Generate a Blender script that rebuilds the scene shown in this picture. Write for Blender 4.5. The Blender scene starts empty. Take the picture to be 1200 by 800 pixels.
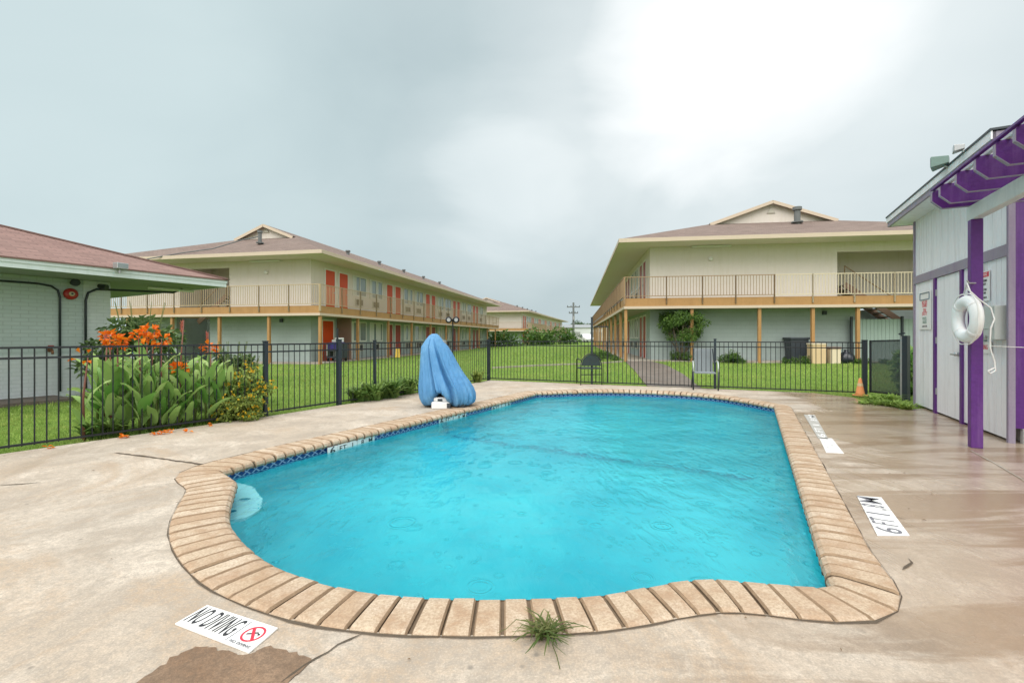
import bpy, bmesh, math, random
import numpy as np
from mathutils import Vector, Matrix

random.seed(7)
scene = bpy.context.scene
COL = scene.collection
F, HC, HY = 533.33, 1.2, 395.0          # focal in photo pixels, eye height, horizon row
U = Vector((.477, .879, 0)); V = Vector((.879, -.477, 0))   # pool axes


def G(px, py, h=0.0):
    """ground (or height h) point seen at a photo pixel"""
    k = (HC - h) / (py - HY)
    return Vector(((px - 600) * k, F * k, h))


def lerp(a, b, t): return a + (b - a) * t
def sstep(t):
    t = max(0., min(1., t)); return t * t * (3 - 2 * t)


# ------------------------------------------------------------------ materials
class NT:
    def __init__(self, name):
        self.m = bpy.data.materials.new(name); self.m.use_nodes = True
        self.t = self.m.node_tree; self.n = self.t.nodes; self.l = self.t.links
        self.n.clear()
        self.out = self.n.new('ShaderNodeOutputMaterial')
    def add(self, typ, **kw):
        nd = self.n.new(typ)
        for k, v in kw.items():
            if k in nd.inputs: 
                self.set(nd.inputs[k], v)
            else: setattr(nd, k, v)
        return nd
    def set(self, sock, v):
        if isinstance(v, bpy.types.NodeSocket): self.l.new(v, sock)
        else: sock.default_value = v
    def coord(self, kind='Object'):
        return self.add('ShaderNodeTexCoord').outputs[kind]
    def mapping(self, vec, scale=(1, 1, 1), rot=(0, 0, 0), loc=(0, 0, 0)):
        mp = self.add('ShaderNodeMapping')
        self.l.new(vec, mp.inputs['Vector']); mp.inputs['Scale'].default_value = scale
        mp.inputs['Rotation'].default_value = rot; mp.inputs['Location'].default_value = loc
        return mp.outputs[0]
    def noise(self, vec, scale, detail=4, rough=.6, dist=0):
        nd = self.add('ShaderNodeTexNoise'); self.l.new(vec, nd.inputs['Vector'])
        nd.inputs['Scale'].default_value = scale; nd.inputs['Detail'].default_value = detail
        nd.inputs['Roughness'].default_value = rough; nd.inputs['Distortion'].default_value = dist
        return nd.outputs['Fac']
    def ramp(self, fac, stops, interp='LINEAR'):
        r = self.add('ShaderNodeValToRGB'); self.l.new(fac, r.inputs[0])
        cr = r.color_ramp; cr.interpolation = interp
        while len(cr.elements) < len(stops): cr.elements.new(.5)
        for e, (p, c) in zip(cr.elements, stops):
            e.position = p
            e.color = (c, c, c, 1) if isinstance(c, (int, float)) else (*c, 1)
        return r.outputs[0]
    def mix(self, fac, a, b, mode='MIX'):
        nd = self.add('ShaderNodeMix', data_type='RGBA', blend_type=mode)
        self.set(nd.inputs[0], fac)
        for s, v in ((nd.inputs[6], a), (nd.inputs[7], b)):
            if isinstance(v, tuple) and len(v) == 3: v = (*v, 1)
            self.set(s, v)
        return nd.outputs[2]
    def math(self, op, a, b=0.0, c=0.0):
        nd = self.add('ShaderNodeMath', operation=op)
        self.set(nd.inputs[0], a); self.set(nd.inputs[1], b); self.set(nd.inputs[2], c)
        return nd.outputs[0]
    def bump(self, h, strength=.3, dist=.02):
        b = self.add('ShaderNodeBump'); b.inputs['Strength'].default_value = strength
        b.inputs['Distance'].default_value = dist; self.l.new(h, b.inputs['Height'])
        return b.outputs[0]
    def bsdf(self, color, rough=.6, normal=None, spec=.5, metal=0., **kw):
        p = self.add('ShaderNodeBsdfPrincipled')
        self.set(p.inputs['Base Color'], (*color, 1) if isinstance(color, tuple) and len(color) == 3 else color)
        self.set(p.inputs['Roughness'], rough); self.set(p.inputs['Metallic'], metal)
        self.set(p.inputs['Specular IOR Level'], spec)
        if normal: self.l.new(normal, p.inputs['Normal'])
        for k, v in kw.items(): self.set(p.inputs[k.replace('_', ' ')], v)
        return p.outputs[0]
    def done(self, sh):
        self.l.new(sh, self.out.inputs[0]); return self.m


def paint(name, c, rough=.55, var=.12, scale=3., bump=.1, bscale=40., spec=.4, dirt=None, metal=0.):
    """painted or plain surface with uneven tone and fine grain"""
    t = NT(name); co = t.coord()
    n = t.noise(co, scale, 6, .65)
    col = t.mix(n, tuple(x * (1 - var) for x in c), tuple(min(1, x * (1 + var)) for x in c))
    n2 = t.noise(co, scale * 9, 4, .6)
    col = t.mix(t.ramp(n2, [(.45, 0), (.75, .35)]), col, tuple(x * (1 - 1.6 * var) for x in c))
    if dirt:
        st = t.noise(t.mapping(co, (6, 6, .5)), 1.3, 5, .7)
        col = t.mix(t.ramp(st, [(.5, 0), (.8, .6)]), col, dirt)
    nb = t.bump(t.noise(co, bscale, 3, .6), bump, .01)
    return t.done(t.bsdf(col, rough, nb, spec, metal))


M = {}
M['cream'] = paint('cream_stucco', (.69, .63, .575), .8, .06, .7, .15, 60, .2, dirt=(.6, .54, .43))
M['sage'] = None
M['wood'] = paint('stained_wood', (.41, .23, .092), .6, .25, 2.2, .15, 30, .3, dirt=(.3, .15, .05))
M['fascia'] = paint('cream_trim', (.56, .46, .36), .55, .08, 1.5, .05, 30, .3)
M['soffit'] = paint('soffit_paint', (.68, .62, .55), .7, .06, 1., .05, 30, .2)
M['deckboard'] = paint('walkway_concrete', (.42, .39, .33), .8, .1, 2, .1, 40, .2)
M['rail_brown'] = paint('brown_rail_metal', (.30, .20, .11), .5, .1, 4, .0, 30, .4)
M['rail_tan'] = paint('tan_rail_metal', (.46, .36, .22), .5, .1, 4, .0, 30, .4)
M['rail_cream'] = paint('cream_rail_metal', (.62, .53, .38), .5, .1, 4, .0, 30, .4)
M['door_orange'] = paint('orange_red_door', (.62, .07, .012), .45, .08, 2, .03, 30, .4)
M['door_red'] = paint('dark_red_door', (.33, .035, .022), .45, .1, 2, .03, 30, .4)
M['white'] = paint('white_paint', (.78, .78, .77), .5, .05, 3, .05, 40, .4)
M['frame_white'] = paint('window_frame_white', (.72, .72, .68), .45, .05, 3, .0, 40, .4)
M['curtain'] = paint('window_curtain', (.62, .64, .62), .8, .12, 6, .0, 40, .2)
M['ac'] = paint('grille_beige', (.5, .47, .4), .5, .05, 3, .0, 40, .4)
M['dark'] = paint('dark_recess', (.02, .02, .022), .6, .2, 3, .0, 40, .3)
M['black'] = paint('black_metal', (.011, .014, .018), .42, .2, 8, .05, 60, .5)
M['slate'] = paint('blue_grey_post', (.018, .027, .036), .4, .15, 6, .05, 60, .5)
M['galv'] = paint('galvanised_metal', (.42, .43, .43), .35, .15, 6, .05, 60, .5, metal=.7)
M['purple'] = paint('purple_paint', (.095, .018, .18), .42, .32, 3, .25, 30, .45, dirt=(.22, .11, .30))
M['purple_dark'] = paint('deep_purple_paint', (.075, .012, .15), .5, .2, 3, .15, 30, .4)
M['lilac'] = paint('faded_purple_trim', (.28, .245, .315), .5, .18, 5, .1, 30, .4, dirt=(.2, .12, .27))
M['siding'] = paint('white_lilac_siding', (.79, .79, .83), .5, .07, 1.4, .1, 40, .35, dirt=(.47, .46, .48))
M['whitewood'] = paint('weathered_white_beam', (.64, .65, .63), .6, .08, 3, .4, 14, .3, dirt=(.4, .41, .4))
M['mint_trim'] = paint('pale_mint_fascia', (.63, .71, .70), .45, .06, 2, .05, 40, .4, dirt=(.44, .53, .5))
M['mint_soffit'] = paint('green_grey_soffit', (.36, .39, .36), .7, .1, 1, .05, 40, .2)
M['red'] = paint('red_enamel', (.42, .03, .025), .35, .1, 5, .0, 40, .5)
M['cone'] = paint('faded_orange_plastic', (.72, .28, .11), .6, .12, 7, .05, 40, .3)
M['bluecart'] = paint('indigo_cloth', (.06, .05, .22), .8, .2, 6, .1, 40, .2)
M['beige'] = paint('tan_plastic', (.62, .46, .27), .6, .08, 3, .05, 40, .3)
M['beige_pale'] = paint('cream_plastic', (.68, .58, .42), .6, .08, 3, .05, 40, .3)
M['bin'] = paint('dark_grey_plastic', (.04, .05, .06), .5, .15, 3, .05, 40, .4)
M['bag'] = paint('black_plastic_bag', (.012, .016, .024), .25, .2, 5, .5, 12, .5)
M['sling'] = paint('grey_sling_fabric', (.22, .25, .26), .8, .1, 8, .3, 90, .2)
M['chairmesh'] = paint('dark_mesh_metal', (.03, .045, .045), .6, .2, 8, .2, 90, .3)
M['silverframe'] = paint('silver_green_frame', (.42, .46, .42), .35, .1, 8, .0, 60, .5, metal=.4)
M['buoy'] = paint('white_foam', (.78, .80, .80), .55, .05, 6, .08, 40, .4, dirt=(.62, .64, .62))
M['rope'] = paint('white_rope', (.75, .75, .73), .8, .1, 20, .3, 120, .2)
M['signwhite'] = paint('sign_white', (.8, .8, .8), .4, .04, 6, .0, 60, .4)
M['tilewhite'] = paint('white_tile', (.78, .78, .76), .35, .09, 14, .08, 60, .5, dirt=(.52, .49, .44))
M['tileworn'] = paint('worn_white_tile', (.40, .39, .36), .5, .1, 12, .05, 60, .4, dirt=(.45, .43, .38))
M['ink'] = paint('black_ink', (.03, .03, .035), .5, .2, 20, .0, 60, .3)
M['inkfade'] = paint('faded_ink', (.16, .16, .18), .5, .3, 30, .0, 60, .3)
M['paleink'] = paint('pale_worn_ink', (.8, .8, .79), .5, .1, 30, .0, 60, .3)
M['redink'] = paint('red_ink', (.62, .03, .06), .45, .06, 20, .0, 60, .3)
M['greenink'] = paint('green_ink', (.12, .25, .2), .5, .1, 20, .0, 60, .3)
M['blueframe'] = paint('slate_blue_frame', (.1, .16, .22), .5, .1, 20, .0, 60, .3)
M['box'] = paint('grey_metal_box', (.50, .54, .52), .5, .06, 4, .05, 50, .4, dirt=(.38, .4, .38))
M['box_green'] = paint('green_grey_metal_box', (.25, .36, .33), .5, .06, 4, .05, 50, .4)
M['copper'] = paint('brass_fitting', (.25, .12, .06), .4, .2, 9, .0, 40, .5, metal=.6)
M['grout'] = paint('dark_joint', (.10, .08, .06), .9, .3, 30, .2, 60, .1)
M['sandpatch'] = None
M['bark'] = paint('grey_bark', (.2, .16, .12), .85, .25, 9, .5, 25, .1)
M['stemgreen'] = paint('plant_stem', (.09, .12, .03), .6, .2, 9, .1, 25, .3)
M['stemred'] = paint('reddish_stem', (.2, .085, .06), .6, .2, 9, .1, 25, .3)
M['brownpanel'] = paint('brown_panel', (.26, .17, .13), .7, .1, 3, .05, 25, .2)
M['yellow'] = paint('yellow_plastic', (.75, .5, .06), .5, .1, 4, .0, 25, .4)
M['utility'] = paint('weathered_pole', (.16, .17, .17), .8, .1, 4, .2, 25, .2)
M['lamp'] = paint('opal_lamp_glass', (.8, .79, .74), .3, .03, 4, .0, 25, .5)
M['farwhite'] = paint('pale_metal_wall', (.66, .68, .69), .6, .05, .4, .0, 25, .3)
M['vehwhite'] = paint('white_car_paint', (.75, .76, .78), .25, .03, .4, .0, 25, .5)
M['rubber'] = paint('tyre_rubber', (.02, .02, .02), .7, .1, 3, .1, 25, .3)
M['greenlamp'] = paint('verdigris_lamp', (.14, .22, .19), .45, .15, 6, .05, 25, .5)


def brick_mat(name, c1, c2, mortar, sx, sz, rough=.7, axis='X', spec=.2):
    t = NT(name); co = t.coord('UV')
    b = t.add('ShaderNodeTexBrick'); t.l.new(co, b.inputs['Vector'])
    b.inputs['Color1'].default_value = (*c1, 1); b.inputs['Color2'].default_value = (*c2, 1)
    b.inputs['Mortar'].default_value = (*mortar, 1); b.inputs['Scale'].default_value = 1
    b.inputs['Brick Width'].default_value = sx; b.inputs['Row Height'].default_value = sz
    b.inputs['Mortar Size'].default_value = .006; b.inputs['Mortar Smooth'].default_value = .3
    n = t.noise(co, 1.1, 5, .7)
    col = t.mix(t.ramp(n, [(.4, 0), (.75, .5)]), b.outputs[0], tuple(x * .78 for x in c1))
    h = t.math('SUBTRACT', t.math('MULTIPLY', t.noise(co, 50, 3), .25), b.outputs['Fac'])
    return t.done(t.bsdf(col, rough, t.bump(h, .55, .012), spec))


M['sage'] = brick_mat('sage_block_wall', (.365, .43, .415), (.35, .41, .395), (.315, .375, .36), .4, .2)
M['mintbrick'] = brick_mat('mint_brick_wall', (.53, .62, .61), (.50, .595, .585), (.41, .49, .48), .23, .075)
M['mintlow'] = brick_mat('pale_lower_brick', (.70, .76, .77), (.67, .735, .745), (.58, .65, .65), .23, .075)


def shingle(name, c):
    t = NT(name); co = t.coord('UV')
    b = t.add('ShaderNodeTexBrick'); t.l.new(co, b.inputs['Vector'])
    b.inputs['Color1'].default_value = (*[x * 1.22 for x in c], 1); b.inputs['Color2'].default_value = (*[x * .78 for x in c], 1)
    b.inputs['Mortar'].default_value = (*[x * .5 for x in c], 1); b.inputs['Scale'].default_value = 1
    b.inputs['Brick Width'].default_value = .3; b.inputs['Row Height'].default_value = .14
    b.inputs['Mortar Size'].default_value = .008; b.inputs['Bias'].default_value = 0
    n = t.noise(co, 60, 3, .7)
    col = t.mix(t.ramp(n, [(.35, 0), (.7, .6)]), b.outputs[0], tuple(x * .7 for x in c))
    n2 = t.noise(co, .5, 4, .6)
    col = t.mix(t.ramp(n2, [(.35, 0), (.8, .45)]), col, (c[0] * 1.25, c[1] * 1.35, c[2] * 1.35))
    return t.done(t.bsdf(col, .85, t.bump(t.math('ADD', n, t.math('MULTIPLY', b.outputs['Fac'], -1.)), .5, .01), .2))


M['shingle'] = shingle('brown_shingle', (.205, .152, .13))
M['shingle_red'] = shingle('reddish_shingle', (.25, .155, .135))


def leaf_mat(name, c1, c2, rough=.5, trans=.35):
    t = NT(name)
    geo = t.add('ShaderNodeNewGeometry')
    r = geo.outputs['Random Per Island']
    col = t.mix(r, c1, c2)
    n = t.noise(t.coord(), 2.2, 3)
    col = t.mix(t.ramp(n, [(.4, 0), (.7, .5)]), col, c1)
    p = t.bsdf(col, rough, None, .35)
    tr = t.add('ShaderNodeBsdfTranslucent'); t.l.new(col, tr.inputs[0])
    mx = t.add('ShaderNodeMixShader'); mx.inputs[0].default_value = trans
    t.l.new(p, mx.inputs[1]); t.l.new(tr.outputs[0], mx.inputs[2])
    return t.done(mx.outputs[0])


M['leaf_myrtle'] = leaf_mat('myrtle_leaves', (.06, .13, .03), (.20, .32, .07))
M['leaf_hib'] = leaf_mat('hibiscus_leaves', (.05, .11, .035), (.22, .30, .11))
M['leaf_canna'] = leaf_mat('canna_leaves', (.12, .30, .055), (.50, .68, .24), .34, .38)
M['leaf_bush'] = leaf_mat('bush_leaves', (.045, .11, .022), (.15, .25, .05))
M['leaf_lantana'] = leaf_mat('lantana_leaves', (.14, .21, .04), (.36, .42, .10))
M['leaf_strap'] = leaf_mat('strap_leaves', (.07, .16, .03), (.27, .38, .10))
def grass_mat():
    t = NT('grass_blades'); geo = t.add('ShaderNodeNewGeometry'); co = t.coord()
    col = t.mix(geo.outputs['Random Per Island'], (.17, .29, .05), (.38, .52, .12))
    a = t.noise(co, .55, 5, .65); b = t.noise(t.mapping(co, (1, 1, 1), (0, 0, 0), (9, 4, 0)), 1.7, 5, .7)
    col = t.mix(t.ramp(a, [(.48, 0), (.62, .75)]), col, (.42, .45, .13))
    col = t.mix(t.ramp(b, [(.50, 0), (.66, .8)]), col, (.09, .19, .03))
    p = t.bsdf(col, .6, None, .3); tr = t.add('ShaderNodeBsdfTranslucent'); t.l.new(col, tr.inputs[0])
    mx = t.add('ShaderNodeMixShader'); mx.inputs[0].default_value = .3; t.l.new(p, mx.inputs[1]); t.l.new(tr.outputs[0], mx.inputs[2])
    return t.done(mx.outputs[0])
M['leaf_grass'] = grass_mat()
M['leaf_dry'] = leaf_mat('weed_blades', (.06, .11, .02), (.2, .2, .07), .6, .3)
M['leaf_far'] = leaf_mat('far_tree_leaves', (.07, .13, .07), (.14, .2, .1))
M['petal'] = leaf_mat('orange_petals', (.72, .12, .006), (.85, .30, .015), .5, .3)
M['petal_y'] = leaf_mat('yellow_petals', (.75, .5, .02), (.8, .62, .08), .5, .3)
M['petal_p'] = leaf_mat('pink_buds', (.5, .12, .08), (.6, .2, .15), .5, .3)


def glass_mat():
    t = NT('window_glass'); co = t.coord()
    n = t.noise(co, .35, 2)
    col = t.mix(n, (.10, .14, .15), (.34, .40, .41))
    return t.done(t.bsdf(col, .06, None, .6))
M['glass'] = glass_mat()


def concrete(name, base, warm, dark, wet=True):
    t = NT(name); co = t.coord()
    big = t.noise(co, .45, 5, .6)
    col = t.mix(t.ramp(big, [(.38, 0), (.60, 1)]), base, warm)
    mid = t.noise(co, 2.3, 8, .72, .6)
    col = t.mix(t.ramp(mid, [(.45, 0), (.60, .85)]), col, tuple(x * y for x, y in zip(base, (.70, .66, .62))))
    pale = t.noise(t.mapping(co, (1, 1, 1), (0, 0, .4), (7, 3, 0)), 1.4, 8, .75, .7)
    col = t.mix(t.ramp(pale, [(.49, 0), (.62, .85)]), col, tuple(min(.82, x * 1.36) for x in base))
    stain = t.noise(t.mapping(co, (1, 1, 1), (0, 0, 1.1), (2, 9, 0)), .8, 7, .7, 1.)
    col = t.mix(t.ramp(stain, [(.52, 0), (.66, .75)]), col, tuple(x * y for x, y in zip(base, (.84, .66, .48))))
    fine = t.noise(co, 26, 7, .8)
    col = t.mix(t.ramp(fine, [(.38, .75), (.56, 0)]), col, tuple(x * .62 for x in base))
    grain = t.noise(co, 110, 4, .75)
    col = t.mix(t.ramp(grain, [(.34, .7), (.55, 0)]), col, tuple(x * .6 for x in base))
    col = t.mix(t.ramp(grain, [(.55, 0), (.7, .5)]), col, tuple(min(.85, x * 1.3) for x in base))
    pits = t.add('ShaderNodeTexVoronoi', feature='F1'); t.l.new(co, pits.inputs['Vector']); pits.inputs['Scale'].default_value = 9
    gate = t.noise(co, 1.1, 3, .5)
    pm = t.math('MULTIPLY', t.ramp(pits.outputs['Distance'], [(.06, 1), (.13, 0)]), t.ramp(gate, [(.47, 0), (.56, .8)]))
    col = t.mix(pm, col, tuple(x * .42 for x in base))
    rough = .75
    if wet:
        # rain water: wetter and darker toward the pool-house side, with standing films
        sep = t.add('ShaderNodeSeparateXYZ'); t.l.new(co, sep.inputs[0])
        v = t.math('ADD', t.math('MULTIPLY', sep.outputs[0], .879), t.math('MULTIPLY', sep.outputs[1], -.477))
        side = t.ramp(t.math('MULTIPLY_ADD', v, .2, .3), [(.15, 0.), (.6, 1)])
        wn = t.noise(t.mapping(co, (1., .42, 1), (0, 0, .95)), .9, 6, .62, 1.2)
        wetm = t.math('ADD', t.math('MULTIPLY', side, .34), wn)
        film = t.ramp(wetm, [(.60, 0), (.74, 1)])
        strk = t.noise(t.mapping(co, (.5, 3.0, 1), (0, 0, .12)), .8, 6, .62, .9)
        sm = t.math('MULTIPLY', t.ramp(strk, [(.50, 0), (.57, 1)]), side)
        col = t.mix(t.math('MULTIPLY', sm, .9), col, dark)
        col = t.mix(t.math('MULTIPLY', film, .5), col, tuple(x * y for x, y in zip(warm, (.72, .64, .56))))
        rough = t.math('SUBTRACT', .72, t.math('MULTIPLY', t.math('MAXIMUM', film, t.math('MULTIPLY', sm, .6)), .56))
        hh = t.math('MULTIPLY', t.math('ADD', t.math('ADD', fine, grain), t.math('MULTIPLY', mid, 2.)), t.math('SUBTRACT', 1., t.math('MULTIPLY', film, .8)))
        nb = t.bump(hh, .3, .012)
    else:
        nb = t.bump(t.math('ADD', t.math('ADD', fine, grain), mid), .4, .02)
    return t.done(t.bsdf(col, rough, nb, t.math('SUBTRACT', .5, t.math('MULTIPLY', sm, .32)) if wet else .5))


M['deck'] = concrete('pool_deck_concrete', (.50, .435, .36), (.49, .395, .30), (.16, .10, .055))
M['sandpatch'] = concrete('rough_brown_concrete', (.235, .155, .098), (.27, .185, .12), (.1, .07, .05), False)
M['path'] = concrete('grey_path_concrete', (.16, .135, .115), (.21, .17, .14), (.1, .08, .06), False)
M['walk'] = concrete('pale_walk_concrete', (.40, .36, .30), (.42, .37, .30), (.2, .15, .1), False)


def coping_mat():
    t = NT('coping_brick'); co = t.coord()
    geo = t.add('ShaderNodeNewGeometry'); r = geo.outputs['Random Per Island']
    col = t.ramp(r, [(0, (.43, .305, .20)), (.3, (.55, .445, .325)), (.65, (.48, .365, .25)), (1, (.62, .52, .40))])
    n = t.noise(co, 7, 7, .75)
    col = t.mix(t.ramp(n, [(.45, 0), (.62, .8)]), col, (.37, .235, .14))
    n3 = t.noise(t.mapping(co, (1, 1, 1), (0, 0, 0), (4, 4, 4)), 3, 6, .7)
    col = t.mix(t.ramp(n3, [(.5, 0), (.72, .6)]), col, (.66, .57, .46))
    f = t.noise(co, 90, 4, .7)
    col = t.mix(t.ramp(f, [(.4, .6), (.6, 0)]), col, (.30, .2, .13))
    return t.done(t.bsdf(col, .7, t.bump(t.math('ADD', f, t.math('MULTIPLY', n, 1.5)), .5, .008), .35))
M['coping'] = coping_mat()


def lawn_mat():
    t = NT('lawn_turf'); co = t.coord()
    n = t.noise(co, .5, 5, .6); f = t.noise(co, 14, 5, .75)
    col = t.mix(t.ramp(n, [(.35, 0), (.7, 1)]), (.15, .25, .045), (.22, .32, .06))
    col = t.mix(t.ramp(f, [(.38, .7), (.6, 0)]), col, (.06, .11, .022))
    return t.done(t.bsdf(col, .9, t.bump(f, .8, .05), .1))
M['lawn'] = lawn_mat()


def basin_mat():
    t = NT('pool_plaster'); co = t.coord()
    n = t.noise(co, .8, 5, .6); f = t.noise(co, 9, 4, .6)
    col = t.mix(t.ramp(n, [(.35, 0), (.65, 1)]), (.055, .54, .64), (.15, .74, .79))
    col = t.mix(t.ramp(f, [(.6, 0), (.75, .25)]), col, (.12, .5, .6))
    return t.done(t.bsdf(col, .7, None, .2))
M['basin'] = basin_mat()
M['ledge'] = paint('pale_plaster_step', (.72, .86, .88), .6, .05, 3, .05, 40, .3)
M['floorline'] = paint('dark_blue_floor_tile', (.035, .30, .41), .5, .1, 6, .05, 40, .3)


def water_mat():
    t = NT('pool_water'); co = t.coord()
    a = t.noise(t.mapping(co, (1, .55, 1), (0, 0, .5)), 5.5, 3, .5, .6)
    b = t.noise(t.mapping(co, (1, .35, 1), (0, 0, .9)), 17, 3, .6, .4)
    lo = t.noise(co, 1.6, 2, .5, .4)
    h = t.math('ADD', t.math('MULTIPLY', a, .6), t.math('ADD', t.math('MULTIPLY', b, .30), t.math('MULTIPLY', lo, 1.1)))
    rings = []
    for sc, seed, am in ((2.6, 0, .12), (4.6, 5, .16), (8.5, 11, .12), (13., 3, .09)):
        vo = t.add('ShaderNodeTexVoronoi', feature='F1'); t.l.new(t.mapping(co, (1, 1, 0), (0, 0, seed), (seed, seed, 0)), vo.inputs['Vector'])
        vo.inputs['Scale'].default_value = sc
        d = vo.outputs['Distance']
        sp = t.add('ShaderNodeSeparateColor'); t.l.new(vo.outputs['Color'], sp.inputs[0])
        rad = t.math('MULTIPLY', sp.outputs[0], .32)
        env = t.ramp(t.math('ABSOLUTE', t.math('SUBTRACT', d, rad)), [(0, 1), (.07, 0)])
        on = t.math('LESS_THAN', sp.outputs[1], .45)
        w = t.math('MULTIPLY', t.math('MULTIPLY', t.math('SINE', t.math('MULTIPLY', t.math('SUBTRACT', d, rad), 110.)), env), on)
        rings.append(t.math('MULTIPLY', w, am))
    for q in rings: h = t.math('ADD', h, q)
    nb = t.bump(h, .45, .058)
    g = t.add('ShaderNodeBsdfGlass'); g.inputs['IOR'].default_value = 1.35; g.inputs['Roughness'].default_value = .05
    g.inputs['Color'].default_value = (.62, .96, 1, 1); t.l.new(nb, g.inputs['Normal'])
    return t.done(g.outputs[0])
M['water'] = water_mat()


def bandtile_mat():
    t = NT('waterline_tile'); uv = t.coord('UV')
    sep = t.add('ShaderNodeSeparateXYZ'); t.l.new(uv, sep.inputs[0])
    fu = t.math('FRACT', t.math('DIVIDE', sep.outputs[0], .1)); fv = t.math('FRACT', t.math('DIVIDE', sep.outputs[1], .06))
    du = t.math('ABSOLUTE', t.math('SUBTRACT', fu, .5)); dv = t.math('ABSOLUTE', t.math('SUBTRACT', fv, .5))
    s = t.math('ABSOLUTE', t.math('SUBTRACT', t.math('ADD', du, dv), .5))
    lat = t.ramp(s, [(.07, 1), (.12, 0)])
    n = t.noise(t.coord(), 12, 3)
    col = t.mix(lat, t.mix(n, (.008, .025, .14), (.02, .06, .24)), (.32, .42, .6))
    return t.done(t.bsdf(col, .25, None, .5))
M['bandtile'] = bandtile_mat()


def tarp_mat():
    t = NT('blue_tarp'); co = t.coord()
    n = t.noise(co, 4, 5, .65); f = t.noise(co, 120, 2)
    col = t.mix(n, (.055, .20, .41), (.12, .31, .55))
    col = t.mix(t.ramp(t.noise(co, 1.8, 5, .7), [(.5, 0), (.75, .5)]), col, (.22, .44, .64))
    wr = t.noise(t.mapping(co, (14, 14, 3)), 1.6, 5, .6, .5)
    return t.done(t.bsdf(col, .55, t.bump(t.math('ADD', t.math('MULTIPLY', f, .2), t.math('ADD', n, t.math('MULTIPLY', wr, 2.))), .55, .02), .35))
M['tarp'] = tarp_mat()


def screen_mat():
    t = NT('gate_screen'); co = t.coord()
    n = t.noise(co, 5, 3)
    p = t.bsdf(t.mix(n, (.03, .045, .05), (.06, .08, .085)), .5)
    tr = t.add('ShaderNodeBsdfTransparent')
    mx = t.add('ShaderNodeMixShader'); mx.inputs[0].default_value = .52
    t.l.new(tr.outputs[0], mx.inputs[1]); t.l.new(p, mx.inputs[2])
    return t.done(mx.outputs[0])
M['screen'] = screen_mat()


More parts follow.
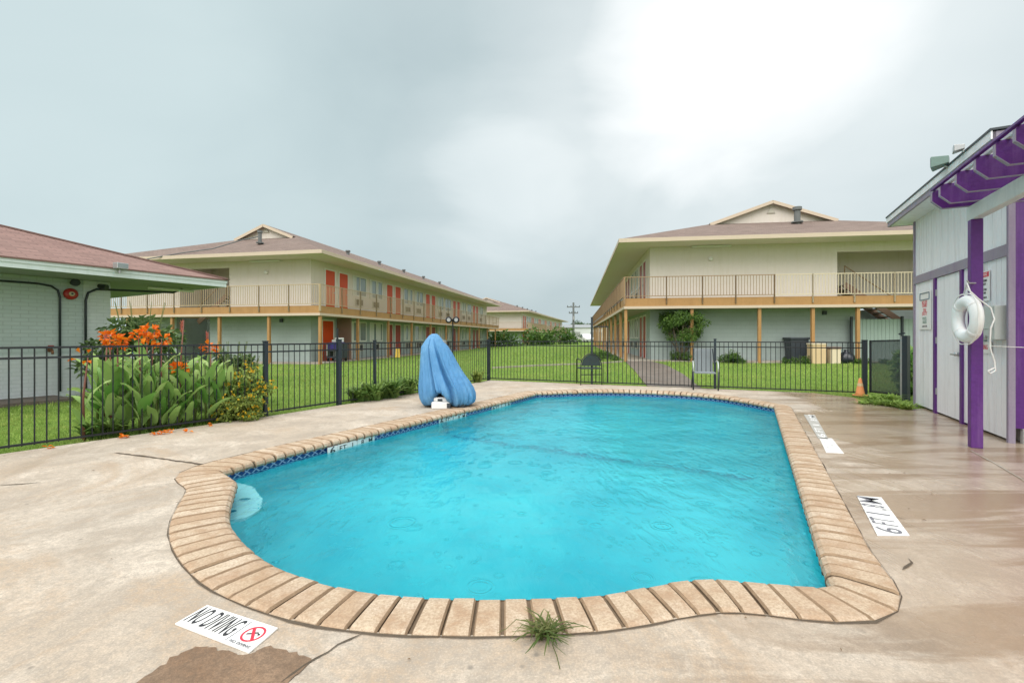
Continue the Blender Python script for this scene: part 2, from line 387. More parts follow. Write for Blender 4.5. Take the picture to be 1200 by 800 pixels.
# ------------------------------------------------------------------ mesh builder
class MB:
    def __init__(self): self.v = []; self.f = []; self.uv = {}
    def quad(self, a, b, c, d, uv=None):
        n = len(self.v); self.v += [tuple(a), tuple(b), tuple(c), tuple(d)]; self.f.append((n, n + 1, n + 2, n + 3))
        if uv: self.uv[len(self.f) - 1] = uv
    def poly(self, pts, uv=None):
        n = len(self.v); self.v += [tuple(p) for p in pts]; self.f.append(tuple(range(n, n + len(pts))))
        if uv: self.uv[len(self.f) - 1] = uv
    def box(self, x0, x1, y0, y1, z0, z1, mat=None):
        if x0 > x1: x0, x1 = x1, x0
        if y0 > y1: y0, y1 = y1, y0
        if z0 > z1: z0, z1 = z1, z0
        P = [Vector(p) for p in ((x0, y0, z0), (x1, y0, z0), (x1, y1, z0), (x0, y1, z0), (x0, y0, z1), (x1, y0, z1), (x1, y1, z1), (x0, y1, z1))]
        if mat is not None: P = [mat @ p for p in P]
        n = len(self.v); self.v += [tuple(p) for p in P]
        fl = [(0, 3, 2, 1), (4, 5, 6, 7), (0, 1, 5, 4), (1, 2, 6, 5), (2, 3, 7, 6), (3, 0, 4, 7)]
        dx, dy, dz = x1 - x0, y1 - y0, z1 - z0
        for q, f in enumerate(fl):
            self.f.append(tuple(n + i for i in f))
            w, h = [(dx, dy), (dx, dy), (dx, dz), (dy, dz), (dx, dz), (dy, dz)][q]
            o = x0 if q in (2, 4) else y0
            o2 = z0 if q >= 2 else y0
            self.uv[len(self.f) - 1] = [(o, o2), (o + w, o2), (o + w, o2 + h), (o, o2 + h)]
    def bar(self, a, b, w, h=None, up=(0, 0, 1)):
        """rectangular bar from a to b"""
        a, b = Vector(a), Vector(b); h = h or w; d = b - a; L = d.length
        if L < 1e-6: return
        d.normalize(); up = Vector(up)
        s = d.cross(up)
        if s.length < 1e-3: s = d.cross(Vector((0, 1, 0)))
        s.normalize(); t = s.cross(d)
        mat = Matrix((( *s, ), (*d,), (*t,))).transposed().to_4x4(); mat.translation = a
        self.box(-w / 2, w / 2, 0, L, -h / 2, h / 2, mat)
    def tube(self, pts, r, n=8, cap=True):
        pts = [Vector(p) for p in pts]; rs = r if isinstance(r, (list, tuple)) else [r] * len(pts)
        base = len(self.v); prev = None
        for i, p in enumerate(pts):
            d = (pts[min(i + 1, len(pts) - 1)] - pts[max(i - 1, 0)]).normalized()
            if prev is None:
                s = d.cross(Vector((0, 0, 1)))
                if s.length < 1e-3: s = d.cross(Vector((0, 1, 0)))
            else: s = prev - d * prev.dot(d)
            s.normalize(); prev = s; t = d.cross(s)
            for k in range(n):
                a = 2 * math.pi * k / n
                self.v.append(tuple(p + (s * math.cos(a) + t * math.sin(a)) * rs[i]))
        for i in range(len(pts) - 1):
            for k in range(n):
                k2 = (k + 1) % n
                self.f.append((base + i * n + k, base + i * n + k2, base + (i + 1) * n + k2, base + (i + 1) * n + k))
        if cap:
            self.f.append(tuple(base + k for k in reversed(range(n))))
            e = base + (len(pts) - 1) * n
            self.f.append(tuple(e + k for k in range(n)))
    def rings(self, rings, close=True, cap=True):
        base = len(self.v); n = len(rings[0])
        for r in rings: self.v += [tuple(p) for p in r]
        for i in range(len(rings) - 1):
            for k in range(n if close else n - 1):
                k2 = (k + 1) % n
                self.f.append((base + i * n + k, base + i * n + k2, base + (i + 1) * n + k2, base + (i + 1) * n + k))
        if cap:
            self.f.append(tuple(base + k for k in reversed(range(n))))
            e = base + (len(rings) - 1) * n; self.f.append(tuple(e + k for k in range(n)))
    def prism(self, outline, mat, depth):
        """2D outline extruded along local z of mat"""
        a = [mat @ Vector((x, y, 0)) for x, y in outline]; b = [mat @ Vector((x, y, depth)) for x, y in outline]
        n = len(self.v); k = len(a); self.v += [tuple(p) for p in a + b]
        self.f.append(tuple(n + i for i in reversed(range(k)))); self.f.append(tuple(n + k + i for i in range(k)))
        for i in range(k):
            j = (i + 1) % k; self.f.append((n + i, n + j, n + k + j, n + k + i))
    def text(self, s, mat, size, sx=1., extrude=.001, bold=.012):
        cu = bpy.data.curves.new('txt', 'FONT'); cu.body = s; cu.size = size; cu.align_x = 'CENTER'; cu.align_y = 'CENTER'
        cu.extrude = extrude; cu.offset = bold * size; cu.space_character = 1.1; cu.resolution_u = 3
        ob = bpy.data.objects.new('txt', cu); COL.objects.link(ob)
        dg = bpy.context.evaluated_depsgraph_get(); me = bpy.data.meshes.new_from_object(ob.evaluated_get(dg))
        n = len(self.v)
        for v in me.vertices: self.v.append(tuple(mat @ Vector((v.co.x * sx, v.co.y, v.co.z))))
        for p in me.polygons: self.f.append(tuple(n + i for i in p.vertices))
        bpy.data.objects.remove(ob); bpy.data.curves.remove(cu); bpy.data.meshes.remove(me)
    def build(self, name, mat, parent=None, smooth=False, bevel=0, fixn=True):
        me = bpy.data.meshes.new(name); me.from_pydata(self.v, [], self.f); 
        if self.uv:
            lay = me.uv_layers.new(name='UVMap')
            for fi, uvs in self.uv.items():
                p = me.polygons[fi]
                for li, uvc in zip(p.loop_indices, uvs): lay.data[li].uv = uvc
        if fixn and len(self.f) < 60000:
            bm = bmesh.new(); bm.from_mesh(me); bmesh.ops.recalc_face_normals(bm, faces=bm.faces); bm.to_mesh(me); bm.free()
        me.materials.append(M[mat] if isinstance(mat, str) else mat)
        if smooth: me.shade_smooth()
        ob = bpy.data.objects.new(name, me); COL.objects.link(ob)
        if parent is not None: ob.parent = parent
        if bevel:
            b = ob.modifiers.new('bevel', 'BEVEL'); b.width = bevel; b.segments = 2; b.limit_method = 'ANGLE'
        return ob


def tag(o, label=None, cat=None, group=None, kind=None):
    if label: o['label'] = label
    if cat: o['category'] = cat
    if group: o['group'] = group
    if kind: o['kind'] = kind
    return o


def thing(name, label, cat, loc=(0, 0, 0), rz=0., group=None):
    o = bpy.data.objects.new(name, None); COL.objects.link(o)
    o.location = loc; o.rotation_euler = (0, 0, rz); o.empty_display_size = .1
    return tag(o, label, cat, group)


def copy_tree(o, parent=None):
    c = o.copy(); COL.objects.link(c)
    if parent is not None: c.parent = parent
    for ch in list(o.children): copy_tree(ch, c)
    return c


def struct(o): o['kind'] = 'structure'; return o


def basis(origin, x, y):
    x, y = Vector(x).normalized(), Vector(y).normalized(); z = x.cross(y)
    m = Matrix((tuple(x), tuple(y), tuple(z))).transposed().to_4x4(); m.translation = Vector(origin); return m


# ------------------------------------------------------------------ pool outline (counter-clockwise seen from above is not needed; n points outward)
H5 = -.05
def inner_pts():
    L = [G(252, 559, H5), G(340, 533.7, H5), G(437.5, 509.5, H5), G(512.5, 491, H5), G(597.5, 470.3, H5), G(628, 462.6, H5)]
    Fr = [G(700, 460.4, H5), G(760, 461.6, H5), G(835, 466.4, H5)]
    C2 = G(911, 475.6)
    C3 = G(988, 690.5)
    N = [G(960, 694), G(900, 690), G(840, 684.5), G(800, 687), G(760, 694), G(720, 701.5), G(680, 706), G(600, 708), G(520, 708), G(460, 704.5),
         G(400, 696), G(340, 679), G(300, 660), G(275, 639), G(259, 616), G(258.5, 598), G(264, 580)]
    S0 = G(269, 566)
    return L, Fr, C2, C3, N, S0


def flat(p): return Vector((p.x, p.y, 0))
L_, Fr_, C2_, C3_, N_, S0_ = inner_pts()
C0_ = flat(L_[0]); LB_ = flat(L_[-1])
def catmull(pts, n=10):
    out = []
    P = [pts[0] * 2 - pts[1]] + pts + [pts[-1] * 2 - pts[-2]]
    for i in range(1, len(P) - 2):
        for k in range(n):
            t = k / n
            a, b, c, d = P[i - 1], P[i], P[i + 1], P[i + 2]
            out.append(.5 * ((2 * b) + (c - a) * t + (2 * a - 5 * b + 4 * c - d) * t * t + (3 * b - a - 3 * c + d) * t ** 3))
    out.append(pts[-1]); return out


def resample(pts, step):
    acc = [0]
    for a, b in zip(pts, pts[1:]): acc.append(acc[-1] + (b - a).length)
    n = max(1, round(acc[-1] / step)); out = []; j = 0
    for i in range(n + 1):
        s = acc[-1] * i / n
        while j < len(pts) - 2 and acc[j + 1] < s: j += 1
        t = (s - acc[j]) / max(1e-9, acc[j + 1] - acc[j]); out.append(pts[j].lerp(pts[j + 1], t))
    return out


BR = .118
secL = resample(catmull([flat(p) for p in L_], 6), BR)                 # near-left corner to far-left corner
secF = resample(catmull([LB_] + [flat(p) for p in Fr_] + [flat(C2_)], 8), BR)
secR = resample([flat(C2_), flat(C3_)], BR)
secN = resample(catmull([flat(C3_)] + [flat(p) for p in N_] + [flat(S0_)], 8), BR)
secS = resample([flat(S0_), C0_], BR)
ring = secL[:-1] + secF[:-1] + secR[:-1] + secN[:-1] + secS[:-1]
NR = len(ring)
tang = [(ring[(i + 1) % NR] - ring[i]).normalized() for i in range(NR)]
def outn(i):
    w = Vector((0, 0, 0))
    for k, wt in ((-3, .35), (-2, .7), (-1, 1), (0, 1), (1, .7), (2, .35)): w += tang[(i + k) % NR] * wt
    w.normalize(); return Vector((-w.y, w.x, 0))      # ring runs clockwise: outward is left
nrm = [outn(i) for i in range(NR)]
CW = .265
def offs(d):
    return [ring[i] + nrm[i] * d for i in range(NR)]
def cwid(i): return .252 - .05 * nrm[i].dot(V)
# sharper outer corner near the right front and left front corners
outer = [ring[i] + nrm[i] * cwid(i) for i in range(NR)]
corner_idx = [0, len(secL) - 1, len(secL) + len(secF) - 2, len(secL) + len(secF) + len(secR) - 3]
for ci in (corner_idx[0],):
    for k in range(-3, 4):
        i = (ci + k) % NR
        outer[i] = ring[i] + nrm[i] * (cwid(i) + .07 * (1 - abs(k) / 4))
for k in range(-3, 4):
    i = (corner_idx[3] + k) % NR; outer[i] = ring[i] + nrm[i] * (cwid(i) + .06 * (1 - abs(k) / 4))
for _ in range(2):
    outer = [outer[i] * .5 + (outer[i - 1] + outer[(i + 1) % NR]) * .25 for i in range(NR)]
arc = [0.]
for i in range(NR): arc.append(arc[-1] + (ring[(i + 1) % NR] - ring[i]).length)

pool = thing('swimming_pool', 'turquoise swimming pool with rounded near end and tan brick coping', 'swimming pool')
# basin
def fill_poly(outline, z, holes=(), flip=False):
    bm = bmesh.new(); edges = []
    for lp in [outline] + list(holes):
        vs = [bm.verts.new((p[0], p[1], z)) for p in lp]
        edges += [bm.edges.new((vs[i], vs[(i + 1) % len(vs)])) for i in range(len(vs))]
    bmesh.ops.triangle_fill(bm, use_beauty=True, use_dissolve=False, edges=edges)
    bmesh.ops.recalc_face_normals(bm, faces=bm.faces)
    for f in bm.faces:
        if (f.normal.z < 0) != flip: f.normal_flip()
    return bm
def bm_obj(bm, name, mat, parent=None):
    me = bpy.data.meshes.new(name); bm.to_mesh(me); bm.free(); me.materials.append(M[mat])
    ob = bpy.data.objects.new(name, me); COL.objects.link(ob)
    if parent is not None: ob.parent = parent
    return ob
WZ = -.105
def floor_z(p):
    # shallow at the near end, deeper past the break line
    s = p.x * U.x + p.y * U.y
    return -1.0 - .55 * sstep((s - 5.0) / 3.2)
mb = MB(); zs = [-.17, -.4, -.7, None]
rin = offs(-.01)
def wallz(i, q):
    fz = floor_z(rin[i]); return [-.165, lerp(-.165, fz, .4), fz + .12, fz][q]
for q in range(3):
    for i in range(NR):
        j = (i + 1) % NR
        a, b = (rin[i], rin[j])
        ins0 = [0, 0, 0, .12][q]; ins1 = [0, 0, .12][q]
        p0 = a - nrm[i] * ins0; p1 = b - nrm[j] * ins0; p2 = b - nrm[j] * ins1; p3 = a - nrm[i] * ins1
        mb.quad((p0.x, p0.y, wallz(i, q)), (p1.x, p1.y, wallz(j, q)), (p2.x, p2.y, wallz(j, q + 1)), (p3.x, p3.y, wallz(i, q + 1)))
mb.build('basin_wall', 'basin', pool, fixn=False)
bm = fill_poly([p - nrm[i] * .125 for i, p in enumerate(rin)], 0)
bmesh.ops.subdivide_edges(bm, edges=bm.edges, cuts=3)
for v in bm.verts: v.co.z = floor_z(v.co) + .001
bm_obj(bm, 'basin_floor', 'basin', pool)
# waterline tile band
mb = MB(); rt = offs(-.014)
for i in range(NR):
    j = (i + 1) % NR; a, b = rt[i], rt[j]
    mb.quad((a.x, a.y, -.185), (b.x, b.y, -.185), (b.x, b.y, -.045), (a.x, a.y, -.045),
            [(arc[i], -.06), (arc[i + 1], -.06), (arc[i + 1], .06), (arc[i], .06)])
mb.build('waterline_tile', 'bandtile', pool, fixn=False)
# coping bricks: bullnosed, each a little uneven
mb = MB(); rnd = random.Random(3)
gap = .0075
for i in range(NR):
    j = (i + 1) % NR
    a, b, c, d = ring[i], ring[j], outer[j], outer[i]
    gp_ = .0055
    e = (b - a).normalized() * gp_; eo = (c - d).normalized() * min(gp_, .16 * (c - d).length)
    dz = rnd.uniform(-.004, .004); tw = rnd.uniform(-.006, .006)
    prof = [(-.045, -.052), (-.058, -.03), (-.05, -.006), (-.028, .010), (.02, .016), (.5, .017), (.9, .015), (.985, .008), (1., -.012)]
    r1, r2 = [], []
    for (t, z) in prof:
        w = (d - a).length; tt = t * CW / w if t < 0 else t
        if t < 0: pa = a + (d - a).normalized() * t; pb = b + (c - b).normalized() * t
        else: pa = a.lerp(d, t); pb = b.lerp(c, t)
        ee = e.lerp(eo, max(0, t))
        sh = (c - d) * 0 + e.normalized() * tw
        for lst, p, sg in ((r1, pa, 1), (r2, pb, -1)):
            lst.append(Vector((p.x, p.y, z + dz)) + ee * sg + sh)
    # side bevels
    n0 = len(mb.v)
    m1 = [p + (q - p).normalized() * min(.0075, (q - p).length * .12) for p, q in zip(r1, r2)]
    m2 = [q + (p - q).normalized() * min(.0075, (q - p).length * .12) for p, q in zip(r1, r2)]
    lo1 = [p - Vector((0, 0, .012)) for p in r1]; lo2 = [p - Vector((0, 0, .012)) for p in r2]
    bot1 = [Vector((p.x, p.y, -.055)) for p in r1]; bot2 = [Vector((p.x, p.y, -.055)) for p in r2]
    rows = [bot1, lo1, m1, m2, lo2, bot2]; k = len(prof)
    for rr in rows: mb.v += [tuple(p) for p in rr]
    for q in range(5):
        for s in range(k - 1):
            mb.f.append((n0 + q * k + s, n0 + q * k + s + 1, n0 + (q + 1) * k + s + 1, n0 + (q + 1) * k + s))
cop = mb.build('coping', 'coping', pool, smooth=False)
M['mortar'] = paint('brown_mortar', (.17, .125, .085), .9, .3, 20, .3, 60, .1); cop.data.materials.append(M['mortar']); cop.data.materials.append(paint('shaded_brick_edge', (.32, .225, .145), .9, .45, 14, .4, 40, .2))
kk = 8 * 5
for p in cop.data.polygons:
    q = (p.index % kk) // 8
    if q in (0, 4): p.material_index = 1
    elif q in (1, 3): p.material_index = 2  # darker bevel colour stands in for shade along the rounded brick edges
mb = MB(); oi = offs(.0)
for i in range(NR):
    j = (i + 1) % NR
    a = ring[i] - nrm[i] * .035; b = ring[j] - nrm[j] * .035
    c = outer[j] + nrm[j] * .004; d = outer[i] + nrm[i] * .004
    mb.quad((a.x, a.y, -.006), (b.x, b.y, -.006), (c.x, c.y, -.004), (d.x, d.y, -.004))
    mb.quad((a.x, a.y, -.05), (b.x, b.y, -.05), (b.x, b.y, .001), (a.x, a.y, .001))
mb.build('coping_joint', 'mortar', cop, fixn=False)

# water sheet
w = bm_obj(fill_poly(offs(-.0142), WZ), 'water', 'water'); struct(w)
# underwater step in the near-left corner
st_px = [(262, 578), (278, 573), (296, 578), (308, 592), (304, 606), (288, 615), (266, 620), (258, 606)]
mb = MB(); zt = -.19
top = [G(x, y, zt) for x, y in st_px]
mb.poly(top)
for i in range(len(top)):
    a, b = top[i], top[(i + 1) % len(top)]
    mb.quad((a.x, a.y, zt), (b.x, b.y, zt), (b.x, b.y, zt - .05), (a.x, a.y, zt - .05))
led = mb.build('step_ledge', 'ledge', pool)
mb = MB()
for i in range(len(top)):
    a, b = top[i], top[(i + 1) % len(top)]
    mb.quad((a.x, a.y, zt - .051), (b.x, b.y, zt - .051), (b.x, b.y, -1.0), (a.x, a.y, -1.0))
mb.build('step_riser', 'basin', led, fixn=False)
for (x, y) in ((272, 582.5), (287, 592.5), (272, 607)):
    mb = MB(); c = G(x, y, zt + .004)
    mb.poly([c + Vector((.03 * math.cos(a * .785) * 1.3, .03 * math.sin(a * .785), 0)) for a in range(8)])
    mb.build('step_marker', 'floorline', led)
# break line on the floor and up the left wall
mb = MB()
def strip(mb, pts, w, dz=.006):
    for a, b in zip(pts, pts[1:]):
        d = (b - a); d.z = 0; d.normalize(); s = Vector((-d.y, d.x, 0)) * w / 2
        mb.quad(a - s + Vector((0, 0, dz)), b - s + Vector((0, 0, dz)), b + s + Vector((0, 0, dz)), a + s + Vector((0, 0, dz)))
i0 = min(range(NR), key=lambda i: (ring[i] - flat(G(519, 489, H5))).length)
pw = rin[i0] - nrm[i0] * .012
for za, zb in ((-.19, -.55), (-.55, -.8), (-.8, -1.05)):
    t_ = tang[i0] * .05
    mb.quad((pw - t_)[:2] + (za,), (pw + t_)[:2] + (za,), (pw + t_)[:2] + (zb,), (pw - t_)[:2] + (zb,))
lp = []
for k in range(28):
    p = pw + Vector((.879, -.477, 0)) * (.12 + k * .152)
    lp.append(Vector((p.x, p.y, floor_z(p) + .02)))
strip(mb, lp, .1)
mb.build('floor_line', 'floorline', pool, fixn=False)

# depth markers on the wall (each white plate with black figures)
def arc_at(p):
    i = min(range(NR), key=lambda i: (ring[i] - p).length); return i
def wall_marker(pa, pb, ink, big):
    a = flat(G(*pa, H5)); b = flat(G(*pb, H5)); d = (b - a).normalized()
    n = Vector((d.y, -d.x, 0))   # toward the water
    L = (b - a).length
    org = a + n * .018
    mb = MB(); k = 5
    for q in range(k):
        x0, x1 = L * q / k + .003, L * (q + 1) / k - .003
        mm = basis((org.x, org.y, -.05), d, (0, 0, 1))
        mb.box(x0, x1, -.125, .0, 0, .006, mm)
    pl = mb.build('depth_marker', 'tilewhite', pool)
    tx = MB()
    for q, s in enumerate(('6', 'FT', '1', '.8', 'M')):
        mm = basis((org + d * L * (q + .5) / k) + n * .0065 + Vector((0, 0, -.098)), d, (0, 0, 1))
        tx.text(s, mm, .12 if q == 0 else .085, 1.15 if q else 1.4, .0008)
    tx.build('lettering', ink, pl)
wall_marker((382, 524.6), (437.5, 509.5), 'ink', 1)
wall_marker((513, 490.8), (545, 483.2), 'ink', 0)
wall_marker((575, 475.8), (597, 470.4), 'ink', 0)

# ------------------------------------------------------------------ ground
FL = [Vector((-9.4, -2.4, 0)), Vector((-5.36, 4.72, 0)), Vector((-3.80, 6.98, 0)), Vector((-3.10, 8.15, 0)), Vector((-2.66, 8.82, 0)), Vector((-.64, 12.82, 0))]
FF = [Vector((-.64, 12.82, 0)), Vector((2.05, 11.68, 0)), Vector((4.75, 10.65, 0)), Vector((7.38, 9.48, 0))]
LAND = Vector((7.62, 8.80, 0))
deck_poly = [Vector((-10.2, -4, 0)), Vector((-9.3, -2.4, 0)), Vector((-5.27, 4.66, 0)), Vector((-4.5, 5.78, 0)), Vector((-3.72, 6.9, 0)), Vector((-3.02, 8.08, 0)), Vector((-2.58, 8.76, 0)),
             Vector((-.6, 12.72, 0)), Vector((2.05, 11.6, 0)), Vector((4.75, 10.57, 0)), Vector((6.5, 9.8, 0)), G(1000, 465.5), G(1014, 471), G(1038, 475.5), G(1062, 479.5),
             Vector((7.2, 7.75, 0)), Vector((9.5, 6.6, 0)), Vector((12, 3, 0)), Vector((12, -4, 0))]
hole = [outer[i] + nrm[i] * -.02 for i in range(NR)]
bm = fill_poly(deck_poly, 0, [hole])
deck = struct(bm_obj(bm, 'pool_deck', 'deck'))
mb = MB()   # deck slab edge
for i in range(len(deck_poly)):
    a, b = deck_poly[i], deck_poly[(i + 1) % len(deck_poly)]
    mb.quad((a.x, a.y, -.12), (b.x, b.y, -.12), (b.x, b.y, 0), (a.x, a.y, 0))
struct(mb.build('deck_edge', 'deck', None, fixn=False))

def inpoly(x, y, P):
    c = False; n = len(P)
    for i in range(n):
        a, b = P[i], P[i - 1]
        if (a.y > y) != (b.y > y) and x < (b.x - a.x) * (y - a.y) / (b.y - a.y) + a.x: c = not c
    return c
def gz(x, y):
    t = sstep((y - 11) / 9.)
    side = max(0., min(1., (x + 8) / 13.)); far = lerp(-.15, .05, side)
    n = .02 * math.sin(x * .9 + 1) * math.sin(y * .7)
    return -.03 + t * (far + .02) + n * sstep((y - 9) / 5) * (1 if y < 60 else 0)
gx = [-900, -300, -120, -60] + list(np.arange(-34, 34.1, .5)) + [60, 120, 300, 900]
gy = [-400, -60, -20, -8] + list(np.arange(-5, 30.1, .5)) + [34, 40, 50, 65, 90, 130, 200, 400, 1500]
mb = MB(); W_ = len(gx)
for y in gy:
    for x in gx: mb.v.append((x, y, gz(x, y)))
for j in range(len(gy) - 1):
    for i in range(W_ - 1):
        cs = [(gx[i], gy[j]), (gx[i + 1], gy[j]), (gx[i + 1], gy[j + 1]), (gx[i], gy[j + 1])]
        if all(inpoly(x, y, deck_poly) for x, y in cs): continue
        q = j * W_ + i; mb.f.append((q, q + 1, q + W_ + 1, q + W_))
lawn = struct(mb.build('lawn', 'lawn', None, smooth=True, fixn=False))

def sheet(name, pts, mat, dz=.012, zfun=gz, sub=1):
    mb = MB(); mb.poly([(p[0], p[1], zfun(p[0], p[1]) + dz) for p in pts]); return struct(mb.build(name, mat, None))
def strip_sheet(name, A, B, mat, dz=.02, n=14, thick=.12):
    mb = MB()
    def at(P, t):
        t *= len(P) - 1; i = min(int(t), len(P) - 2); return P[i].lerp(P[i + 1], t - i)
    for k in range(n):
        a0, a1, b0, b1 = at(A, k / n), at(A, (k + 1) / n), at(B, k / n), at(B, (k + 1) / n)
        Q = [Vector((p.x, p.y, gz(p.x, p.y) + dz)) for p in (a0, b0, b1, a1)]
        mb.quad(*Q)
        for (p, q) in ((Q[0], Q[3]), (Q[2], Q[1])):
            mb.quad(p, q, q - Vector((0, 0, thick)), p - Vector((0, 0, thick)))
    return struct(mb.build(name, mat, None, fixn=True))
# path from the deck gate to the right motel
PA = [Vector((3.35, 11.2, 0)), Vector((4.1, 15, 0)), Vector((5.0, 19.6, 0)), Vector((5.5, 22.2, 0))]
PB = [Vector((4.5, 10.75, 0)), Vector((5.4, 14.2, 0)), Vector((6.3, 18.5, 0)), Vector((6.6, 22.2, 0))]
strip_sheet('path', PA, PB, 'path', .025)
# thin pale kerb edging across the lawn
K1 = [G(577, 430.5, 0), G(640, 428.5, 0), G(700, 426.5, 0), G(731, 425, 0)]
strip_sheet('edging_kerb', K1, [p + Vector((0, .12, 0)) for p in K1], 'walk', .06)

# patch, joints and cracks in the deck
def deck_sheet(name, pts, mat, z=.004):
    mb = MB(); mb.poly([(p.x, p.y, z) for p in pts]); return struct(mb.build(name, mat, None))
pp = []
for (x, y) in ((150, 806), (196, 776), (212, 765), (232, 757.5), (250, 760), (270, 765), (293, 768.5), (312, 757), (330, 762), (350, 767), (367, 773), (352, 786), (330, 806), (240, 820)):
    pp.append(G(x, y))
rj = random.Random(17); pq = resample([flat(p) for p in pp] + [flat(pp[0])], .018)[:-1]
deck_sheet('deck_patch', [p + Vector((rj.gauss(0, .0045), rj.gauss(0, .0045), 0)) for p in pq], 'sandpatch')
def crack(px, w, jit=.006, name='deck_joint', mat='grout'):
    P = resample([flat(G(*p)) for p in px], .05); mb = MB(); rr = random.Random(len(P)); o = []
    for i, p in enumerate(P):
        d = (P[min(i + 1, len(P) - 1)] - P[max(i - 1, 0)]).normalized(); s = Vector((-d.y, d.x, 0))
        c = p + s * rr.uniform(-jit, jit); ww = w * rr.uniform(.4, 1.2) * (1 if 0 < i < len(P) - 1 else .2)
        o.append((c - s * ww / 2, c + s * ww / 2))
    for (a, b), (c, d) in zip(o, o[1:]): mb.quad((*a[:2], .0045), (*c[:2], .0045), (*d[:2], .0045), (*b[:2], .0045))
    return struct(mb.build(name, mat, None))
crack([(134, 530.5), (165, 534), (200, 539), (243, 545)], .03)
crack([(-5, 569), (20, 567.5), (48, 565)], .02)
crack([(424, 744), (395, 757), (362, 776), (330, 801)], .010)
crack([(1058, 668), (1068, 661), (1066, 655)], .012)
crack([(1050, 606), (1056, 607.5), (1062, 609)], .025, .002)
crack([(1136, 527), (1168, 544), (1210, 569)], .018, .002, 'deck_joint', 'walk')
# dark soil gap around the outer side of the coping
mb = MB(); rr = random.Random(5)
gp = [(outer[i] + nrm[i] * .001, outer[i] + nrm[i] * (.0015 + .010 * rr.random() ** 2.5)) for i in range(NR)]
for i in range(NR):
    (a, b), (c, d) = gp[i], gp[(i + 1) % NR]
    mb.quad((*a[:2], .0095), (*b[:2], .0045), (*d[:2], .0045), (*c[:2], .0095))
struct(mb.build('coping_gap', 'grout', None, fixn=False))

# ------------------------------------------------------------------ deck tiles
def ground_tile(name, cs, label, mat, z=.008):
    """cs: four pixel corners: text-left-bottom, right-bottom, right-top, left-top"""
    P = [flat(G(*c)) for c in cs]
    o = thing(name, label, 'marker tile', (P[0].x, P[0].y, 0))
    o2 = P[0]
    mb = MB(); lo = [p - o2 for p in P]
    mb.rings([[Vector((p.x, p.y, .0)) for p in lo], [Vector((p.x, p.y, z)) for p in lo]])
    pl = mb.build('plate', mat, o, bevel=.002)
    ex = (lo[1] - lo[0]); ey = (lo[3] - lo[0])
    return o, ex, ey, z
o, ex, ey, z = ground_tile('no_diving_tile', [(205, 732), (292, 766), (326, 737), (243, 710)], 'white NO DIVING tile with red prohibition ring on near deck', 'tilewhite')
def gm(o, ex, ey, fx, fy, z):
    m = basis(ex * fx + ey * fy + Vector((0, 0, z)), ex, (ex.normalized().cross(Vector((0, 0, -1)))) * -1 if False else ey - ex.normalized() * ey.dot(ex.normalized()))
    return m
Lx = ex.length; Ly = (ey - ex.normalized() * ey.dot(ex.normalized())).length
t_ = MB(); t_.text('NO DIVING', gm(o, ex, ey, .33, .5, z + .0012), Ly * 1.05, Lx * .585 / (Ly * 5.75), .0006, .004); t_.build('lettering', 'ink', o)
t_ = MB(); m = gm(o, ex, ey, .83, .56, z + .0014)
R = Ly * .33
segs = [(R * math.cos(a), R * math.sin(a)) for a in np.linspace(0, 2 * math.pi, 33)]
for (a, b) in zip(segs, segs[1:]):
    t_.quad(m @ Vector((a[0] * .82, a[1] * .82, 0)), m @ Vector((b[0] * .82, b[1] * .82, 0)), m @ Vector((b[0], b[1], 0)), m @ Vector((a[0], a[1], 0)))
t_.bar(m @ Vector((-R * .62, R * .62, .0004)), m @ Vector((R * .62, -R * .62, .0004)), .012, .001)
t_.build('prohibition_ring', 'redink', o)
t_ = MB(); m2 = gm(o, ex, ey, .83, .56, z + .001)
t_.poly([m2 @ Vector((x * R, y * R, 0)) for x, y in ((-.55, -.28), (-.2, -.1), (.25, .2), (.4, .12), (.45, .2), (.2, .36), (-.3, .05), (-.6, -.14))])
t_.poly([m2 @ Vector((.52 * R + .12 * R * math.cos(a), .12 * R + .12 * R * math.sin(a), 0)) for a in np.linspace(0, 5.6, 9)])
t_.build('diver_figure', 'ink', o)
t_ = MB(); t_.text('NO DIVING', gm(o, ex, ey, .83, .12, z + .0012), Ly * .13, 1.1, .0005); t_.build('small_lettering', 'inkfade', o)
t_ = MB(); t_.bar(gm(o, ex, ey, .665, .06, z + .001).translation, gm(o, ex, ey, .665, .94, z + .001).translation, .003, .001); t_.build('divider_line', 'inkfade', o)

def depth_tile(name, cs, label, mat, ink, n=5, texts=('6', 'FT', '1', '.8', 'M')):
    o, ex, ey, z = ground_tile(name, cs, label, mat)
    t_ = MB(); eyp = ey - ex.normalized() * ey.dot(ex.normalized()); Ly = eyp.length; cell = ex.length / n
    for q, s in enumerate(texts):
        m = gm(o, ex, ey, (q + .5) / n, .5, z + .0012)
        t_.text(s, m, Ly * 1.08, .95 * cell / (Ly * (.75 if len(s) == 1 else 1.3)), .0006, .002)
    t_.build('lettering', ink, o)
    t_ = MB()
    for q in range(1, n):
        t_.bar(gm(o, ex, ey, q / n, .0, z + .0006).translation, gm(o, ex, ey, q / n, 1., z + .0006).translation, .0025, .0008)
    t_.build('tile_joint', 'inkfade', o)
    return o
depth_tile('depth_tile', [(1066, 628), (1032, 583), (1004, 581), (1027, 627)][0:1] + [(1033, 583.5), (1004, 581.5), (1028, 628)], 'white 6 FT 1.8 M depth tile, nearest on the right deck', 'tilewhite', 'inkfade')
depth_tile('depth_tile', [(971, 515), (955, 486.5), (942, 486), (959, 514)], 'worn grey depth tile with pale figures beside far right coping', 'tileworn', 'paleink')
o, ex, ey, z = ground_tile('white_tile', [(989, 531.5), (975, 514), (960, 513.5), (968, 530.5)], 'small white tile with faint spots below the worn depth tile', 'tilewhite')
